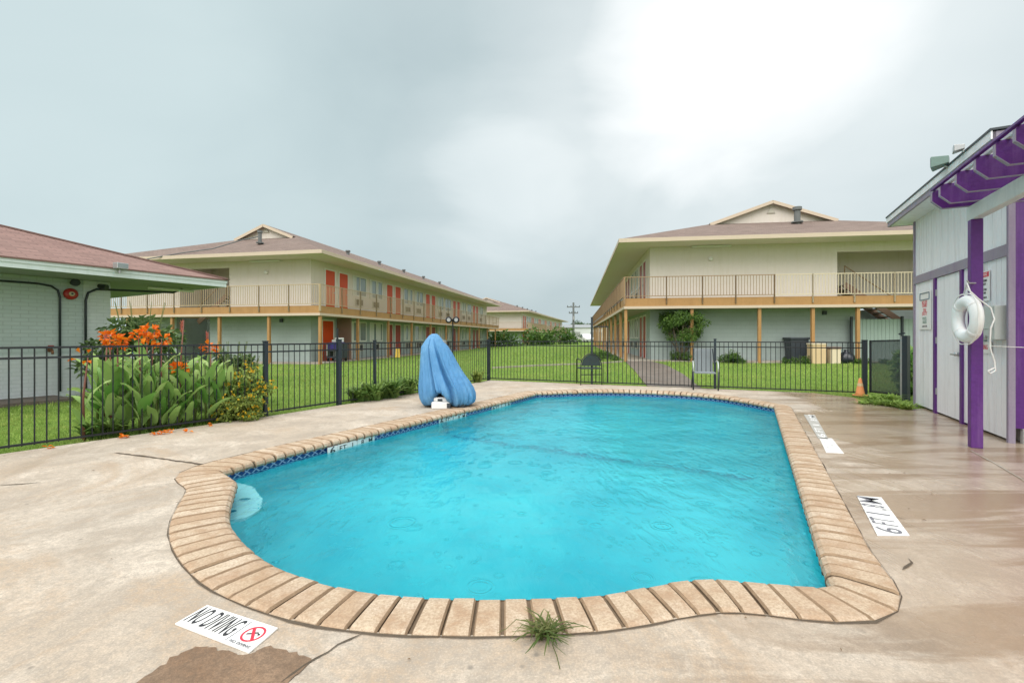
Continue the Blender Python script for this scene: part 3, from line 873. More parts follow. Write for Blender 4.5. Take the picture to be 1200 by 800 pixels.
for (fx, fy, r) in ((.45, .35, .014), (.7, .65, .01), (.3, .7, .012)):
    t_ = MB(); c = ex * fx + ey * fy + Vector((0, 0, z + .001)); t_.poly([c + Vector((r * math.cos(a), r * math.sin(a), 0)) for a in np.linspace(0, 5.5, 8)]); t_.build('spot', 'inkfade', o)
ground_tile('white_tile', [(352, 519.5), (409, 505.5), (418, 506.5), (364, 520.5)], 'long worn pale tile on left deck just outside the coping', 'tileworn')

# ------------------------------------------------------------------ fences
FH = 1.12
def fence(name, label, pts, posts, h=FH, step=.095, postmat='slate', lead=None, zb=0.):
    o = thing(name, label, 'fence', pts[0])
    O = Vector(pts[0])
    acc = [0]
    for a, b in zip(pts, pts[1:]): acc.append(acc[-1] + (b - a).length)
    def at(s):
        for i in range(len(pts) - 1):
            if s <= acc[i + 1] + 1e-6: return pts[i].lerp(pts[i + 1], (s - acc[i]) / (acc[i + 1] - acc[i])) - O
        return pts[-1] - O
    cuts = sorted(set([0, acc[-1]] + [p for p, *_ in posts if 0 < p < acc[-1]] + acc))
    for s0, s1 in zip(cuts, cuts[1:]):
        mb = MB(); a, b = at(s0 + .001), at(s1 - .001)
        for z in (h - .012, h - .125, .07): mb.bar(a + Vector((0, 0, z + zb)), b + Vector((0, 0, z + zb)), .023, .023)
        n = max(1, round((s1 - s0) / step))
        for k in range(1, n):
            p = a.lerp(b, k / n); mb.tube([p + Vector((0, 0, .05 + zb)), p + Vector((0, 0, h - .02 + zb))], .0072, 6)
        mb.build('picket_panel', 'black', o)
    for (s, w, ph) in posts:
        p = at(s); mb = MB(); d = (at(min(s + .1, acc[-1])) - at(max(0, s - .1))).normalized()
        mm = basis((p.x, p.y, zb), d, (-d.y, d.x, 0))
        mb.box(-w / 2, w / 2, -w / 2, w / 2, -.05, ph, mm); mb.box(-w / 2 - .006, w / 2 + .006, -w / 2 - .006, w / 2 + .006, ph, ph + .015, mm)
        mb.build('post', postmat, o)
    return o, at, acc
def arclen(pts, i): return sum((pts[k + 1] - pts[k]).length for k in range(i))
aL = arclen(FL, 1)
fence('picket_fence', 'black metal picket fence along the left deck, cannas behind', FL,
      [(aL - 5, .05, 1.13), (aL - 2.6, .05, 1.13), (arclen(FL, 2) + .02, .058, 1.15), (arclen(FL, 3), .07, 1.17), (arclen(FL, 4), .045, 1.15), (arclen(FL, 5) - .03, .075, 1.15)], zb=-.02)
fence('picket_fence', 'black metal picket fence across the far end behind the pool', FF,
      [(arclen(FF, 1), .045, 1.72), (arclen(FF, 2), .055, 1.17), (arclen(FF, 3) - .03, .085, 1.15)], zb=-.02)
# slim pole sticking above the left fence post
mb = MB(); p = FL[3] + Vector((-.05, .06, 0)); mb.tube([(0, 0, -.05), (0, 0, 1.36)], .018, 8); ob = mb.build('latch_pole', 'black', None); ob.location = p
tag(ob, 'thin dark pole standing at the thick left fence post', 'pole')
# tall narrow gate panel beside the tall post
tp = thing('tall_gate', 'narrow tall barred panel rising above the far fence', 'gate', FF[1] + Vector((.06, .02, 0)))
d = (FF[2] - FF[1]).normalized(); mb = MB()
for k in range(1, 4): mb.tube([d * .35 * k / 3.3 + Vector((0, 0, 1.1)), d * .35 * k / 3.3 + Vector((0, 0, 1.46))], .006, 6)
mb.build('bars', 'rail_cream', tp)
mb = MB(); mb.bar(Vector((0, 0, 1.47)), d * .36 + Vector((0, 0, 1.47)), .03, .03); mb.bar(d * .35 + Vector((0, 0, .05)), d * .35 + Vector((0, 0, 1.455)), .02, .02); mb.build('frame', 'black', tp)

# screened gate by the pool house
gt = thing('screen_gate', 'dark screened gate with steel frame between fence end and shed', 'gate', FF[3])
d = (LAND - FF[3]); Lg = d.length; dn = d.normalized()
mb = MB(); mb.bar(dn * .07 + Vector((0, 0, 1.12)), dn * (Lg - .07) + Vector((0, 0, 1.14)), .03, .03); mb.bar(dn * .07 + Vector((0, 0, .08)), dn * (Lg - .07) + Vector((0, 0, .08)), .03, .03)
mb.bar(dn * .08 + Vector((0, 0, .06)), dn * .08 + Vector((0, 0, 1.13)), .03, .03, dn); mb.build('frame', 'black', gt)
mb = MB(); mb.bar(dn * (Lg - .075) + Vector((0, 0, .02)), dn * (Lg - .075) + Vector((0, 0, 1.22)), .035, .035, dn); mb.build('steel_stile', 'galv', gt)
mb = MB(); s = Vector((-dn.y, dn.x, 0)) * .004
a, b = dn * .09, dn * (Lg - .09)
mb.rings([[a - s + Vector((0, 0, .09)), b - s + Vector((0, 0, .09)), b + s + Vector((0, 0, .09)), a + s + Vector((0, 0, .09))],
          [a - s + Vector((0, 0, 1.11)), b - s + Vector((0, 0, 1.13)), b + s + Vector((0, 0, 1.13)), a + s + Vector((0, 0, 1.11))]])
mb.build('screen', 'screen', gt)
mb = MB(); mb.bar(dn * Lg + Vector((0, 0, -.05)), dn * Lg + Vector((0, 0, 1.23)), .09, .09, dn); mb.bar(dn * (Lg - .12) + Vector((0, 0, 1.26)), dn * (Lg - .02) + Vector((0, 0, 1.28)), .03, .03); mb.build('post', 'slate', gt)

# ------------------------------------------------------------------ motels
def motel(name, label, corner, ux, hw, length, side, z0, zu, zd, zrail, ze, gd, slope, posts_end, posts_side, hi, end_wall, rng=0, simple=False, gable_rise=.9):
    """corner: near deck corner on the facade side; local x runs across the width (side=+1 to the right), y away"""
    th = -math.atan2(ux, 1.0)
    o = thing(name, label, 'motel building', (corner[0], corner[1], 0), th)
    S = side
    W = 2 * hw
    SB = 1.35; SE = 1.22                # walkway depth at facade and end
    def bx(mb, x0, x1, y0, y1, a, b): mb.box(S * x0, S * x1, y0, y1, a, b)
    # walls
    mb = MB(); bx(mb, SB, W - SB, SE, length - SE, zd, ze + .02)
    if end_wall['recess']:
        mb = MB(); r0, r1 = end_wall['recess']; zt = end_wall['head']
        bx(mb, SB, r0, SE, length - SE, zd, ze + .02)
        bx(mb, r0, r1, SE + 2.2, length - SE, zd, ze + .02)
        bx(mb, r0, r1, SE, SE + .2, zt, ze + .02)
        if r1 < W - SB: bx(mb, r1, W - SB, SE, length - SE, zd, ze + .02)
    mb.build('upper_wall', 'cream', o)
    mb = MB(); e0, e1 = end_wall['open'] if end_wall['open'] else (W - SB, W - SB)
    bx(mb, SB, e0, SE, length - SE, z0 - .3, zu + .002)
    if e1 < W - SB - .01: bx(mb, e1, W - SB, SE, length - SE, z0 - .3, zu + .002)
    if e1 > e0: bx(mb, e0, e1, SE + 2.0, length - SE, z0 - .3, zu + .002)
    mb.build('lower_wall', 'sage', o)
    # ground walk, deck slab and edge boards
    mb = MB(); bx(mb, .1, SB, .1, length - .1, z0 - .3, z0 + .05); bx(mb, SB, W - .1, .1, SE, z0 - .3, z0 + .05); mb.build('ground_walk', 'walk', o)
    mb = MB(); bx(mb, .05, SB, .05, length - .05, zu, zd); bx(mb, SB, W - .05, .05, SE, zu, zd); bx(mb, .05, W - .05, length - SE, length - .05, zu, zd); mb.build('walkway', 'deckboard', o)
    mb = MB(); bx(mb, 0, W, 0, .048, zu + .10, zd + .03); bx(mb, 0, .048, .05, length, zu + .10, zd + .03); bx(mb, W - .048, W, .05, length, zu + .10, zd + .03)
    mb.build('edge_board', 'wood', o)
    mb = MB(); bx(mb, -.03, W + .03, -.03, .045, zu - .02, zu + .10); bx(mb, -.03, .045, .047, length, zu - .02, zu + .10); mb.build('edge_trim', 'fascia', o)
    # posts
    for x in posts_end:
        mb = MB(); bx(mb, x, x + .13, .06, .19, z0 - .2, zu - .0); mb.build('post', 'wood', o)
    for y in posts_side:
        mb = MB(); bx(mb, .06, .19, y, y + .13, z0 - .2, zu - .0); mb.build('post', 'wood', o)
    # railings (bars and rails of one run are one part)
    def rail(x0, y0, x1, y1, mat, st=.13):
        mb = MB(); a, b = Vector((S * x0, y0, 0)), Vector((S * x1, y1, 0)); L = (b - a).length
        for z in (zrail - .02, zd + .12): mb.bar(a + Vector((0, 0, z)), b + Vector((0, 0, z)), .04, .035)
        n = max(1, round(L / st))
        for k in range(n + 1):
            p = a.lerp(b, k / n); big = k in (0, n)
            mb.bar(p + Vector((0, 0, zd - .25 if big else zd + .12)), p + Vector((0, 0, zrail)), .05 if big else .02, None, (0, 1, 0))
        mb.build('railing', mat, o)
    for a, b, mt in end_wall['rails']: rail(a, .0 - .03, b, -.03, mt)
    y = 0.
    while y < length - .5:
        y2 = min(length - .1, y + 1.9 if not simple else y + 6); rail(-.03, y, -.03, y2, 'rail_brown' if S > 0 else 'rail_tan', .13 if y < 16 else .22); y = y2
    # facade doors and windows
    per = 7.3; ndoor = 0
    def opening(kind, y0, y1, floor, mat=None, k=0):
        base = zd if floor else z0 + .05
        if kind == 'door':
            mb = MB(); bx(mb, SB - .03, SB + .1, y0 - .09, y0, base, base + 2.2); bx(mb, SB - .03, SB + .1, y1, y1 + .09, base, base + 2.2); bx(mb, SB - .03, SB + .1, y0 - .09, y1 + .09, base + 2.2, base + 2.29)
            fr = mb.build('door_frame', 'frame_white', o)
            mb = MB(); bx(mb, SB - .015, SB + .05, y0 + .003, y1 - .003, base, base + 2.197); dr = mb.build('door', mat, o)
            if not simple and y0 < 22:
                mb = MB(); bx(mb, SB - .07, SB - .017, y1 - .12, y1 - .07, base + .95, base + 1.02); mb.build('handle', 'galv', dr)
        else:
            a, b = base + 1.02, base + 2.28
            mb = MB(); t = .07; ym = (y0 + y1) / 2
            for (p, q, r, s) in ((y0, y1, a, a + t), (y0, y1, b - t, b), (y0, y0 + t, a + t, b - t), (y1 - t, y1, a + t, b - t), (ym - .035, ym + .035, a + t, b - t)):
                bx(mb, SB - .04, SB + .05, p, q, r, s)
            fr = mb.build('window', 'frame_white', o)
            mb = MB(); bx(mb, SB - .012, SB + .02, y0 + t, ym - .035, a + t, b - t); bx(mb, SB - .012, SB + .02, ym + .035, y1 - t, a + t, b - t); mb.build('pane', 'glass', fr)
            rr = random.Random(int(y0 * 13 + floor * 7)); mb = MB()
            for (p, q) in ((y0 + t, ym - .035), (ym + .035, y1 - t)):
                wdt = (q - p) * rr.uniform(.25, .8)
                if rr.random() < .75: bx(mb, SB - .018, SB - .0125, p + .01, p + wdt, a + t + .01, b - t - .01)
            if mb.v: mb.build('curtain', 'curtain', fr)
            mb = MB(); c = ym - .25; bx(mb, SB - .06, SB + .1, c - .28, c + .62, base + .42, base + .86); ac = mb.build('air_conditioner', 'ac', o)
            mb = MB(); bx(mb, SB - .066, SB - .0605, c - .22, c + .10, base + .47, base + .81); bx(mb, SB - .066, SB - .0605, c + .2, c + .54, base + .47, base + .81); mb.build('grille', 'dark', ac)
    for k in range(int((length - 3) / per) + 1):
        oy = k * per - SE * 0 + SE
        for fl in (1, 0):
            hot = 'door_orange' if (k == 0 and fl and S < 0) else 'door_red'
            if S < 0 and fl: hot = 'door_orange'
            for (kind, a, b) in (('door', 1.27, 2.15), ('door', 2.62, 3.5), ('win', 4.08, 5.7), ('win', 6.15, 7.9)):
                if oy + b + .1 > length - SE: continue
                if kind == 'door' and fl == 0 and k == 0 and S < 0: continue
                opening(kind, oy + a, oy + b, fl, hot, k)
    if S < 0:   # lower bay nearest the corner: orange door, brown partition and a white door
        opening('door', SE + 1.0, SE + 2.0, 0, 'door_orange')
        opening('door', SE + 3.15, SE + 4.0, 0, 'white')
        mb = MB(); bx(mb, SB - .9, SB - .032, SE + 2.35, SE + 2.45, z0 + .05, zu); mb.build('partition', 'brownpanel', o)
    # roof: hip with a gablet at each end
    ovh = .25; E = ze + .17
    X0, X1, Y0, Y1 = -ovh, W + ovh, -ovh, length + ovh
    cx = hw; sl = slope
    zb = E + sl * (gd + ovh); hb = hw - gd; zp = zb + gable_rise
    A = [(X0, Y0, E), (X1, Y0, E), (X1, Y1, E), (X0, Y1, E)]
    B = [(cx - hb, Y0 + gd + ovh, zb), (cx + hb, Y0 + gd + ovh, zb), (cx + hb, Y1 - gd - ovh, zb), (cx - hb, Y1 - gd - ovh, zb)]
    P = [(cx, Y0 + gd + ovh - .3, zp), (cx, Y1 - gd - ovh + .3, zp)]
    B2 = [(B[0][0], B[0][1] - .3, zb + .0), (B[1][0], B[1][1] - .3, zb), (B[2][0], B[2][1] + .3, zb), (B[3][0], B[3][1] + .3, zb)]
    def m(p): return (S * p[0], p[1], p[2])
    mb = MB()
    def rq(a, b, c, d):
        a, b, c, d = map(Vector, (a, b, c, d)); ex = (b - a).normalized()
        ey = ((d - a) - ex * (d - a).dot(ex)).normalized()
        mb.quad(m(a), m(b), m(c), m(d), [((p - a).dot(ex), (p - a).dot(ey)) for p in (a, b, c, d)])
    rq(A[0], A[1], B[1], B[0]); rq(A[2], A[3], B[3], B[2]); rq(A[1], A[2], B[2], B[1]); rq(A[3], A[0], B[0], B[3])
    rq(B2[0], B2[3], P[1], P[0]); rq(B2[2], B2[1], P[0], P[1])
    rf = mb.build('roof', 'shingle', o, fixn=True)
    for q, (b0, b1, pk) in enumerate(((B[0], B[1], P[0]), (B[3], B[2], P[1]))):
        yy = b0[1] - .03 if q == 0 else b0[1] + .03; mb = MB()
        mb.poly([m((b0[0], yy, zb - .06)), m((b1[0], yy, zb - .06)), m((cx, yy, zp - .03))]); g_ = mb.build('gable', 'cream', rf)
        if q == 0: gb = g_
    for q, (b0, b1, pk) in enumerate(((B2[0], B2[1], P[0]), (B2[3], B2[2], P[1]))):
        for b in (b0, b1):
            dv = Vector((0, -.02 if q == 0 else .02, -.09)); mb = MB()
            mb.bar(Vector(m(b)) + dv, Vector(m(pk)) + dv, .05, .17); mb.build('rake_board', 'fascia', rf)
    mb = MB(); yy = B[0][1] - .05; mb.prism([(-.22, -.05), (.22, -.05), (0, .3)], basis((S * cx, yy, zb + gable_rise * .48), (1, 0, 0), (0, 0, 1)), .04); mb.build('gable_vent', 'ac', gb)
    # fascia and soffit
    mb = MB(); t = .04
    bx(mb, X0 - t, X1 + t, Y0 - t, Y0, ze, E + .01); bx(mb, X0 - t, X0, Y0 + .002, Y1, ze, E + .01); bx(mb, X1, X1 + t, Y0 + .002, Y1, ze, E + .01)
    mb.build('fascia', 'fascia', o)
    mb = MB(); bx(mb, X0 + .002, X1 - .002, Y0 + .002, Y1 - .002, ze + .02, ze + .05); mb.build('soffit', 'soffit', o)
    # roof vents
    for y in np.arange(9, min(length - 8, 30), 4.6):
        p = Vector((S * (cx - hb * 0 - 4.6 * 1), y, 0)); x = 3.9
        zz = E + sl * (x + ovh)
        mb = MB(); mb.tube([(S * x, y, zz - .1), (S * x, y, zz + .25)], .11, 8); mb.tube([(S * x, y, zz + .2), (S * x, y, zz + .3)], .17, 8); mb.build('roof_vent', 'utility', rf)
    # end wall lamp and strip
    lx = end_wall['lamp']
    mb = MB(); mb.tube([(S * lx, SE, ze - .62), (S * lx, SE - .12, ze - .62)], [.11, .09], 12); mb.build('wall_lamp', 'lamp', o, True)
    mb = MB(); bx(mb, lx - .9, lx + .9, SE - .22, SE - .02, ze - .07, ze + .0); mb.build('ceiling_light', 'frame_white', o)
    # furnace flue on the front slope
    fx = end_wall['flue']
    if fx:
        yy = gd - 1.2; zz = E + sl * (yy + ovh)
        mb = MB(); mb.tube([(S * fx, yy, zz - .1), (S * fx, yy, zz + .72)], .15, 12); mb.tube([(S * fx, yy, zz + .72), (S * fx, yy, zz + .88)], [.22, .22], 12); mb.tube([(S * fx, yy, zz + .05), (S * fx, yy, zz + .12)], .28, 12)
        mb.build('flue', 'utility', rf)
    for x in end_wall.get('jbox', []):
        mb = MB(); bx(mb, x, x + .16, SE - .1, SE, zu - .3, zu - .12); mb.build('wall_light', 'bin', o)
    return o

motel('motel_building', 'two storey cream motel on the left with orange red doors', (-9.5, 22.5), .199, 7.3, 39.5, -1, -.15, 2.3, 2.74, 3.84, 5.30, 5.2, .37,
      [0, 2.9, 5.85, 8.8, 11.7], [3.7, 7.5, 11.25, 15., 18.8, 22.5, 26.2, 30, 33.8, 38],
      0, dict(recess=(6.35, 9.6), head=5.0, open=(7.6, 9.8), rails=[(x, min(x + 1.72, 13.6), 'rail_tan') for x in np.arange(0, 13.6, 1.72)], lamp=4.0, flue=None, jbox=[3.0]), gable_rise=.85)
motel('motel_building', 'two storey cream motel on the right with wooden balcony and flue', (5.32, 21.5), .141, 8.5, 43.5, 1, .05, 2.55, 3.0, 4.04, 5.62, 5.2, .335,
      [0, 3.0, 5.95, 8.2, 10.05, 13], [3.2, 6.6, 10, 13.4, 16.8, 20.2, 23.6, 27, 30.5, 34, 37.5, 41],
      0, dict(recess=(9.85, 15.4), head=5.2, open=(10.7, 14.6), rails=[(0, 1.9, 'rail_brown'), (1.9, 3.5, 'rail_brown'), (3.5, 4.95, 'rail_brown'), (4.95, 6.6, 'rail_brown'), (6.6, 8.2, 'rail_cream'), (8.2, 9.9, 'rail_cream'), (9.9, 11.5, 'rail_cream'), (11.5, 13.2, 'rail_cream'), (13.2, 15, 'rail_cream'), (15, 16.9, 'rail_cream')], lamp=4.2, flue=9.35, jbox=[9.2]), gable_rise=1.15)
motel('motel_building', 'farthest two storey motel, beyond the left one, with brown roof', (2.6, 75), .246, 9, 54, -1, -.15, 2.2, 2.65, 3.7, 5.4, 6.4, .30,
      [0, 4, 8], list(np.arange(4, 54, 4)), 0, dict(recess=None, head=5, open=None, rails=[(0, 9, 'rail_brown'), (9, 18, 'rail_brown')], lamp=5.0, flue=None), simple=True, gable_rise=.9)

pf = thing('panel_fence', 'tall sage green slatted panel fence under the right motel balcony', 'fence', (5.32 + .99 * 10.35 + .139 * 1., 21.5 - .139 * 10.35 + 1., .05), -.14)
mb = MB()
for k in range(26): mb.box(k * .16, k * .16 + .148, 0, .025, -.1, 1.98)
mb.build('panel', paint('sage_board', (.33, .42, .385), .7, .12, 3, .1, 40, .2), pf)
for x in (-.06, 2.05, 4.2): mb = MB(); mb.box(x, x + .08, -.085, -.002, -.1, 2.1); mb.build('post', 'bin', pf)
# stairs behind the balcony rails
def stair(name, label, loc, rz, run, rise, z, flip=1):
    o = thing(name, label, 'stairs', loc, rz); mb = MB()
    mb.bar((0, 0, z), (flip * run, 0, z + rise), .05, .26); mb.bar((0, .9, z), (flip * run, .9, z + rise), .05, .26); mb.build('stringer', 'brownpanel', o)
    n = 10; mb = MB()
    for k in range(n): mb.box(flip * run * (k + .3) / n - .14, flip * run * (k + .3) / n + .14, .04, .86, z + rise * (k + .3) / n, z + rise * (k + .3) / n + .04)
    mb.build('tread', 'deckboard', o)
    mb = MB(); mb.bar((0, 0, z + .9), (flip * run, 0, z + rise + .9), .04, .04); mb.bar((0, 0, z), (0, 0, z + .9), .04, .04, (0, 1, 0)); mb.build('handrail', 'rail_brown', o)
    return o
stair('stairs', 'brown stair stringer in the upper recess of the right motel', (5.32 + .99 * 10.6 + .139 * 2.0, 21.5 - .139 * 10.6 + 2.0, 0), -.141, 2.6, -1.9, 3.75)
stair('stairs', 'brown stair flight at the left motel end recess', (-9.5 - .981 * 7.2 + .195 * 1.9, 22.5 + .195 * 7.2 + 1.9, 0), -.199, 1.9, -1.5, 3.55, -1)

# ------------------------------------------------------------------ low mint building on the left
d_u = Vector((.49, .872, 0)); d_v = Vector((.872, -.49, 0))
th = -math.atan2(.49, .872)
WC = Vector((-8.83, 10.0, 0))         # far front wall corner
lb = thing('low_building', 'low mint brick building with reddish shingle roof on the left', 'building', WC, th)
# local: x across (toward pool = +), y away; corner at origin, building extends to -x and -y
ZS = 2.40
mb = MB(); mb.box(-9, 0, -14, 0, .85, ZS); mb.build('wall', 'mintbrick', lb)
mb = MB(); mb.box(-9.0, .004, -14, .004, -.4, .85); mb.build('lower_wall', 'mintlow', lb)
mb = MB(); mb.box(-.4, .006, -.45, .006, .3, ZS - .002); mb.build('corner_pilaster', 'mintlow', lb)
mb = MB(); mb.box(0.008, .95, -9, -.9, -.3, .03); mb.build('door_slab', 'path', lb)
mb = MB(); mb.box(.0, .7, -.5, .6, -.3, .06); mb.build('stoop', 'walk', lb)
OX, OY = 1.36, 1.67
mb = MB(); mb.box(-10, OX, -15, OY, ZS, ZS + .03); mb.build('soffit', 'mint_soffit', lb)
mb = MB(); mb.box(OX - .002, OX + .035, -15, OY + .035, ZS - .015, ZS + .075); mb.box(OX - .002, OX + .05, -15, OY + .05, ZS + .075, ZS + .165)
mb.box(-10, OX - .003, OY, OY + .035, ZS - .015, ZS + .075); mb.box(-10, OX - .003, OY, OY + .05, ZS + .075, ZS + .165); mb.build('fascia', 'mint_trim', lb)
# hip roof
ez = ZS + .165; xo, yo = OX + .07, OY + .07; rw = 6.0; sl = .33
mb = MB(); rz_ = ez + sl * rw
A = [Vector((xo, -16, ez)), Vector((xo, yo, ez)), Vector((xo - 2 * rw, yo, ez)), Vector((xo - 2 * rw, -16, ez)), Vector((xo - rw, yo - rw, rz_)), Vector((xo - rw, -16, rz_))]
def rq(a, b, c, d=None):
    P = [a, b, c] + ([d] if d else []); ex = (b - a).normalized(); ey = ((P[-1] - a) - ex * (P[-1] - a).dot(ex)).normalized()
    mb.poly(P, [((p - a).dot(ex), (p - a).dot(ey)) for p in P])
rq(A[0], A[1], A[4], A[5]); rq(A[1], A[2], A[4]); rq(A[2], A[3], A[5], A[4])
for a, b in ((A[0], A[1]), (A[1], A[2])): mb.quad(a, b, b - Vector((0, 0, .03)), a - Vector((0, 0, .03)))
rf = mb.build('roof', 'shingle_red', lb, fixn=False)
mb = MB(); mb.bar(A[1] + Vector((0, 0, .01)), A[4] + Vector((0, 0, .01)), .16, .03); mb.build('hip_cap', 'shingle_red', rf)
# conduits
mb = MB(); r_ = .02
def cpath(*pts):
    return [Vector(p) for p in pts]
mb.tube(cpath((.025, -9, ZS - .14), (.025, -1.15, ZS - .14), (.025, -.95, ZS - .17), (.025, -.85, ZS - .25), (.025, -.82, ZS - .4), (.025, -.82, .1)), r_, 8); mb.build('conduit', 'slate', lb, True)
mb = MB(); mb.tube(cpath((.03, -.42, .1), (.03, -.42, ZS - .42), (.03, -.38, ZS - .26), (.03, -.24, ZS - .17), (.03, .05, ZS - .16), (.03, 1.2, ZS - .12), (.03, 1.4, ZS - .02)), r_ * 1.15, 8); mb.build('conduit', 'slate', lb, True)
mb = MB(); mb.tube(cpath((.25, .6, ZS - .07), (.25, 1.55, ZS - .07)), .03, 8); mb.build('tube_light', 'lamp', lb)
mb = MB(); mb.tube([(.0, -.62, ZS - .07), (.16, -.62, ZS - .07)], [.05, .08], 10); mb.build('eave_spotlight', 'bin', lb)
mb = MB(); mb.tube([(.0, -.2, ZS - .09), (.12, -.1, ZS - .13)], [.04, .07], 10); mb.build('eave_spotlight', 'bin', lb)
def wall_pt(px, py):
    """point on the front wall plane of the low building hit by the photo ray"""
    d = Vector(((px - 600) / F, 1, -(py - HY) / F)); O = Vector((0, 0, HC)); t = (WC - O).dot(d_v) / d.dot(d_v); return O + d * t
bell = thing('alarm_bell', 'round red alarm bell on the mint brick wall', 'alarm bell', wall_pt(82, 344.5), th)
mb = MB(); mb.tube([(0, 0, 0), (.03, 0, 0), (.07, 0, 0), (.10, 0, 0)], [.075, .118, .114, .075], 24); mb.build('gong', 'red', bell, True)
mb = MB(); mb.tube([(.10, 0, 0), (.125, 0, 0)], [.048, .043], 16); cpn = mb.build('centre_cap', 'beige_pale', bell, True)
mb = MB(); mb.tube([(.125, 0, 0), (.13, 0, 0)], .02, 10); mb.build('screw', 'bin', cpn)
hb = thing('hose_bib', 'brass garden tap on the mint brick wall behind fence', 'tap', wall_pt(58, 409.5), th)
mb = MB(); mb.tube([(0, 0, 0), (.12, 0, 0), (.16, 0, -.03), (.17, 0, -.09)], .022, 8); mb.tube([(.08, 0, .02), (.08, 0, .07)], .012, 6); mb.build('spout', 'copper', hb, True)
mb = MB(); mb.tube([(.08, 0, .07), (.08, 0, .085)], .045, 10); mb.build('handle', 'red', hb)
mb = MB(); mb.tube([(.004, 0, 0), (.012, 0, 0)], .05, 12); mb.build('wall_plate', 'copper', hb)
fl = thing('floodlight', 'small floodlight on the mint eave fascia at left', 'floodlight', Vector(G(190, 334, 0)) * 0 + WC + d_v * (OX + .07) + d_u * (-.36) + Vector((0, 0, ZS + .16)), th + .2)
mb = MB(); mb.box(-.02, .12, -.1, .1, -.02, .10); mb.build('housing', 'galv', fl, bevel=.01)
mb = MB(); mb.box(.121, .127, -.085, .085, 0, .085); mb.build('lens', 'glass', fl)
mb = MB(); mb.tube([(.02, .0, -.1), (.02, .0, -.02)], .018, 8); mb.build('bracket', 'galv', fl)

# service mast cable: grey conduit stretching over the left motel roof
mast = thing('roof_cable', 'grey service cable running up to the left motel roof', 'cable', (-16.5, 23.6, 5.4))
mb = MB(); mb.tube([(-2.6, .2, -.12), (-1.2, .6, .25), (.2, 1.2, .62), (1.4, 1.9, 1.25), (2.1, 2.4, 1.55)], .03, 6); mb.build('cable', 'utility', mast)
mb = MB(); mb.tube([(2.1, 2.4, 1.1), (2.1, 2.4, 1.75)], .1, 8); mb.tube([(2.1, 2.4, 1.75), (2.1, 2.4, 1.88)], .14, 8); mb.tube([(2.1, 2.4, 1.15), (2.1, 2.4, 1.22)], .2, 8); mb.build('weatherhead', 'utility', mast)

# ------------------------------------------------------------------ purple pool house
AX = Vector((7.17, 8.10, 0)); ph_th = -math.atan2(.456, .89)
pu = Vector((.456, .89, 0)); pv = Vector((.89, -.456, 0))
ph = thing('pool_house', 'pale grooved pool house with purple trim on the right', 'pool house', AX, ph_th)
# local: y along (0 at far corner, negative to the camera), x to the right (away from pool)
LEN = 3.3; ZT = 3.25
def grooved(mb, y0, y1, z0, z1, pitch=.115, x=0., dep=.010, gw=.014):
    y = y0; prof = []
    n = max(1, round((y1 - y0) / pitch)); p = (y1 - y0) / n
    for k in range(n):
        a = y0 + k * p; prof += [(x, a), (x, a + p - gw), (x + dep, a + p - gw * .7), (x + dep, a + p - gw * .3)]
    prof.append((x, y1))
    for (xa, ya), (xb, yb) in zip(prof, prof[1:]): mb.quad((xa, ya, z0), (xb, yb, z0), (xb, yb, z1), (xa, ya, z1))
D0, D1 = -1.97, -1.04                    # door opening along y
mb = MB(); grooved(mb, -LEN, 0, 2.27, ZT); grooved(mb, D1 + .06, 0, .03, 2.135, .25); grooved(mb, -LEN, D0 - .06, .03, 2.135)
mb.quad((0, 0, 0), (4.2, 0, 0), (4.2, 0, ZT), (0, 0, ZT)); mb.quad((.15, -LEN + .1, -.1), (.15, 0, -.1), (.15, 0, ZT), (.15, -LEN + .1, ZT)); mb.quad((4.2, 0, 0), (4.2, -LEN, 0), (4.2, -LEN, ZT), (4.2, 0, ZT))
mb.build('siding', 'siding', ph, fixn=False)
mb = MB(); mb.box(-.022, .02, -LEN + .0, .0, 2.135, 2.268); mb.build('trim_band', 'lilac', ph)
mb = MB(); mb.box(-.025, .03, D1, D1 + .075, -.02, 2.134); mb.box(-.025, .03, D0 - .075, D0, -.02, 2.134); mb.build('door_frame', 'purple', ph)
mb = MB(); mb.box(-.024, .03, -.045, .008, -.05, ZT); mb.box(-.028, .03, -LEN - .012, -LEN + .035, -.05, ZT); mb.build('corner_trim', 'lilac', ph)
mb = MB(); mb.box(.002, .045, D0 + .004, D1 - .004, .03, 2.128); dr = mb.build('door', 'siding', ph)
mb = MB(); mb.tube([(0, D0 + .09, .96), (-.05, D0 + .09, .96)], .028, 10); mb.tube([(-.05, D0 + .09, .96), (-.055, D0 + .2, .955)], .012, 8); mb.build('handle', 'galv', dr, True)
for z in (.3, 1.1, 1.85):
    mb = MB(); mb.tube([(-.008, D1 - .002, z), (-.008, D1 - .002, z + .1)], .009, 8); mb.build('hinge', 'galv', dr)
# purple end wall facing the camera with a pale block base
mb = MB(); mb.box(.0, 4.2, -LEN, -LEN + .08, .17, ZT - .001); mb.build('end_wall', 'purple', ph)
mb = MB(); mb.box(.09, 4.2, -LEN - .03, -LEN + .05, -.1, .168); mb.build('block_base', 'whitewood', ph)
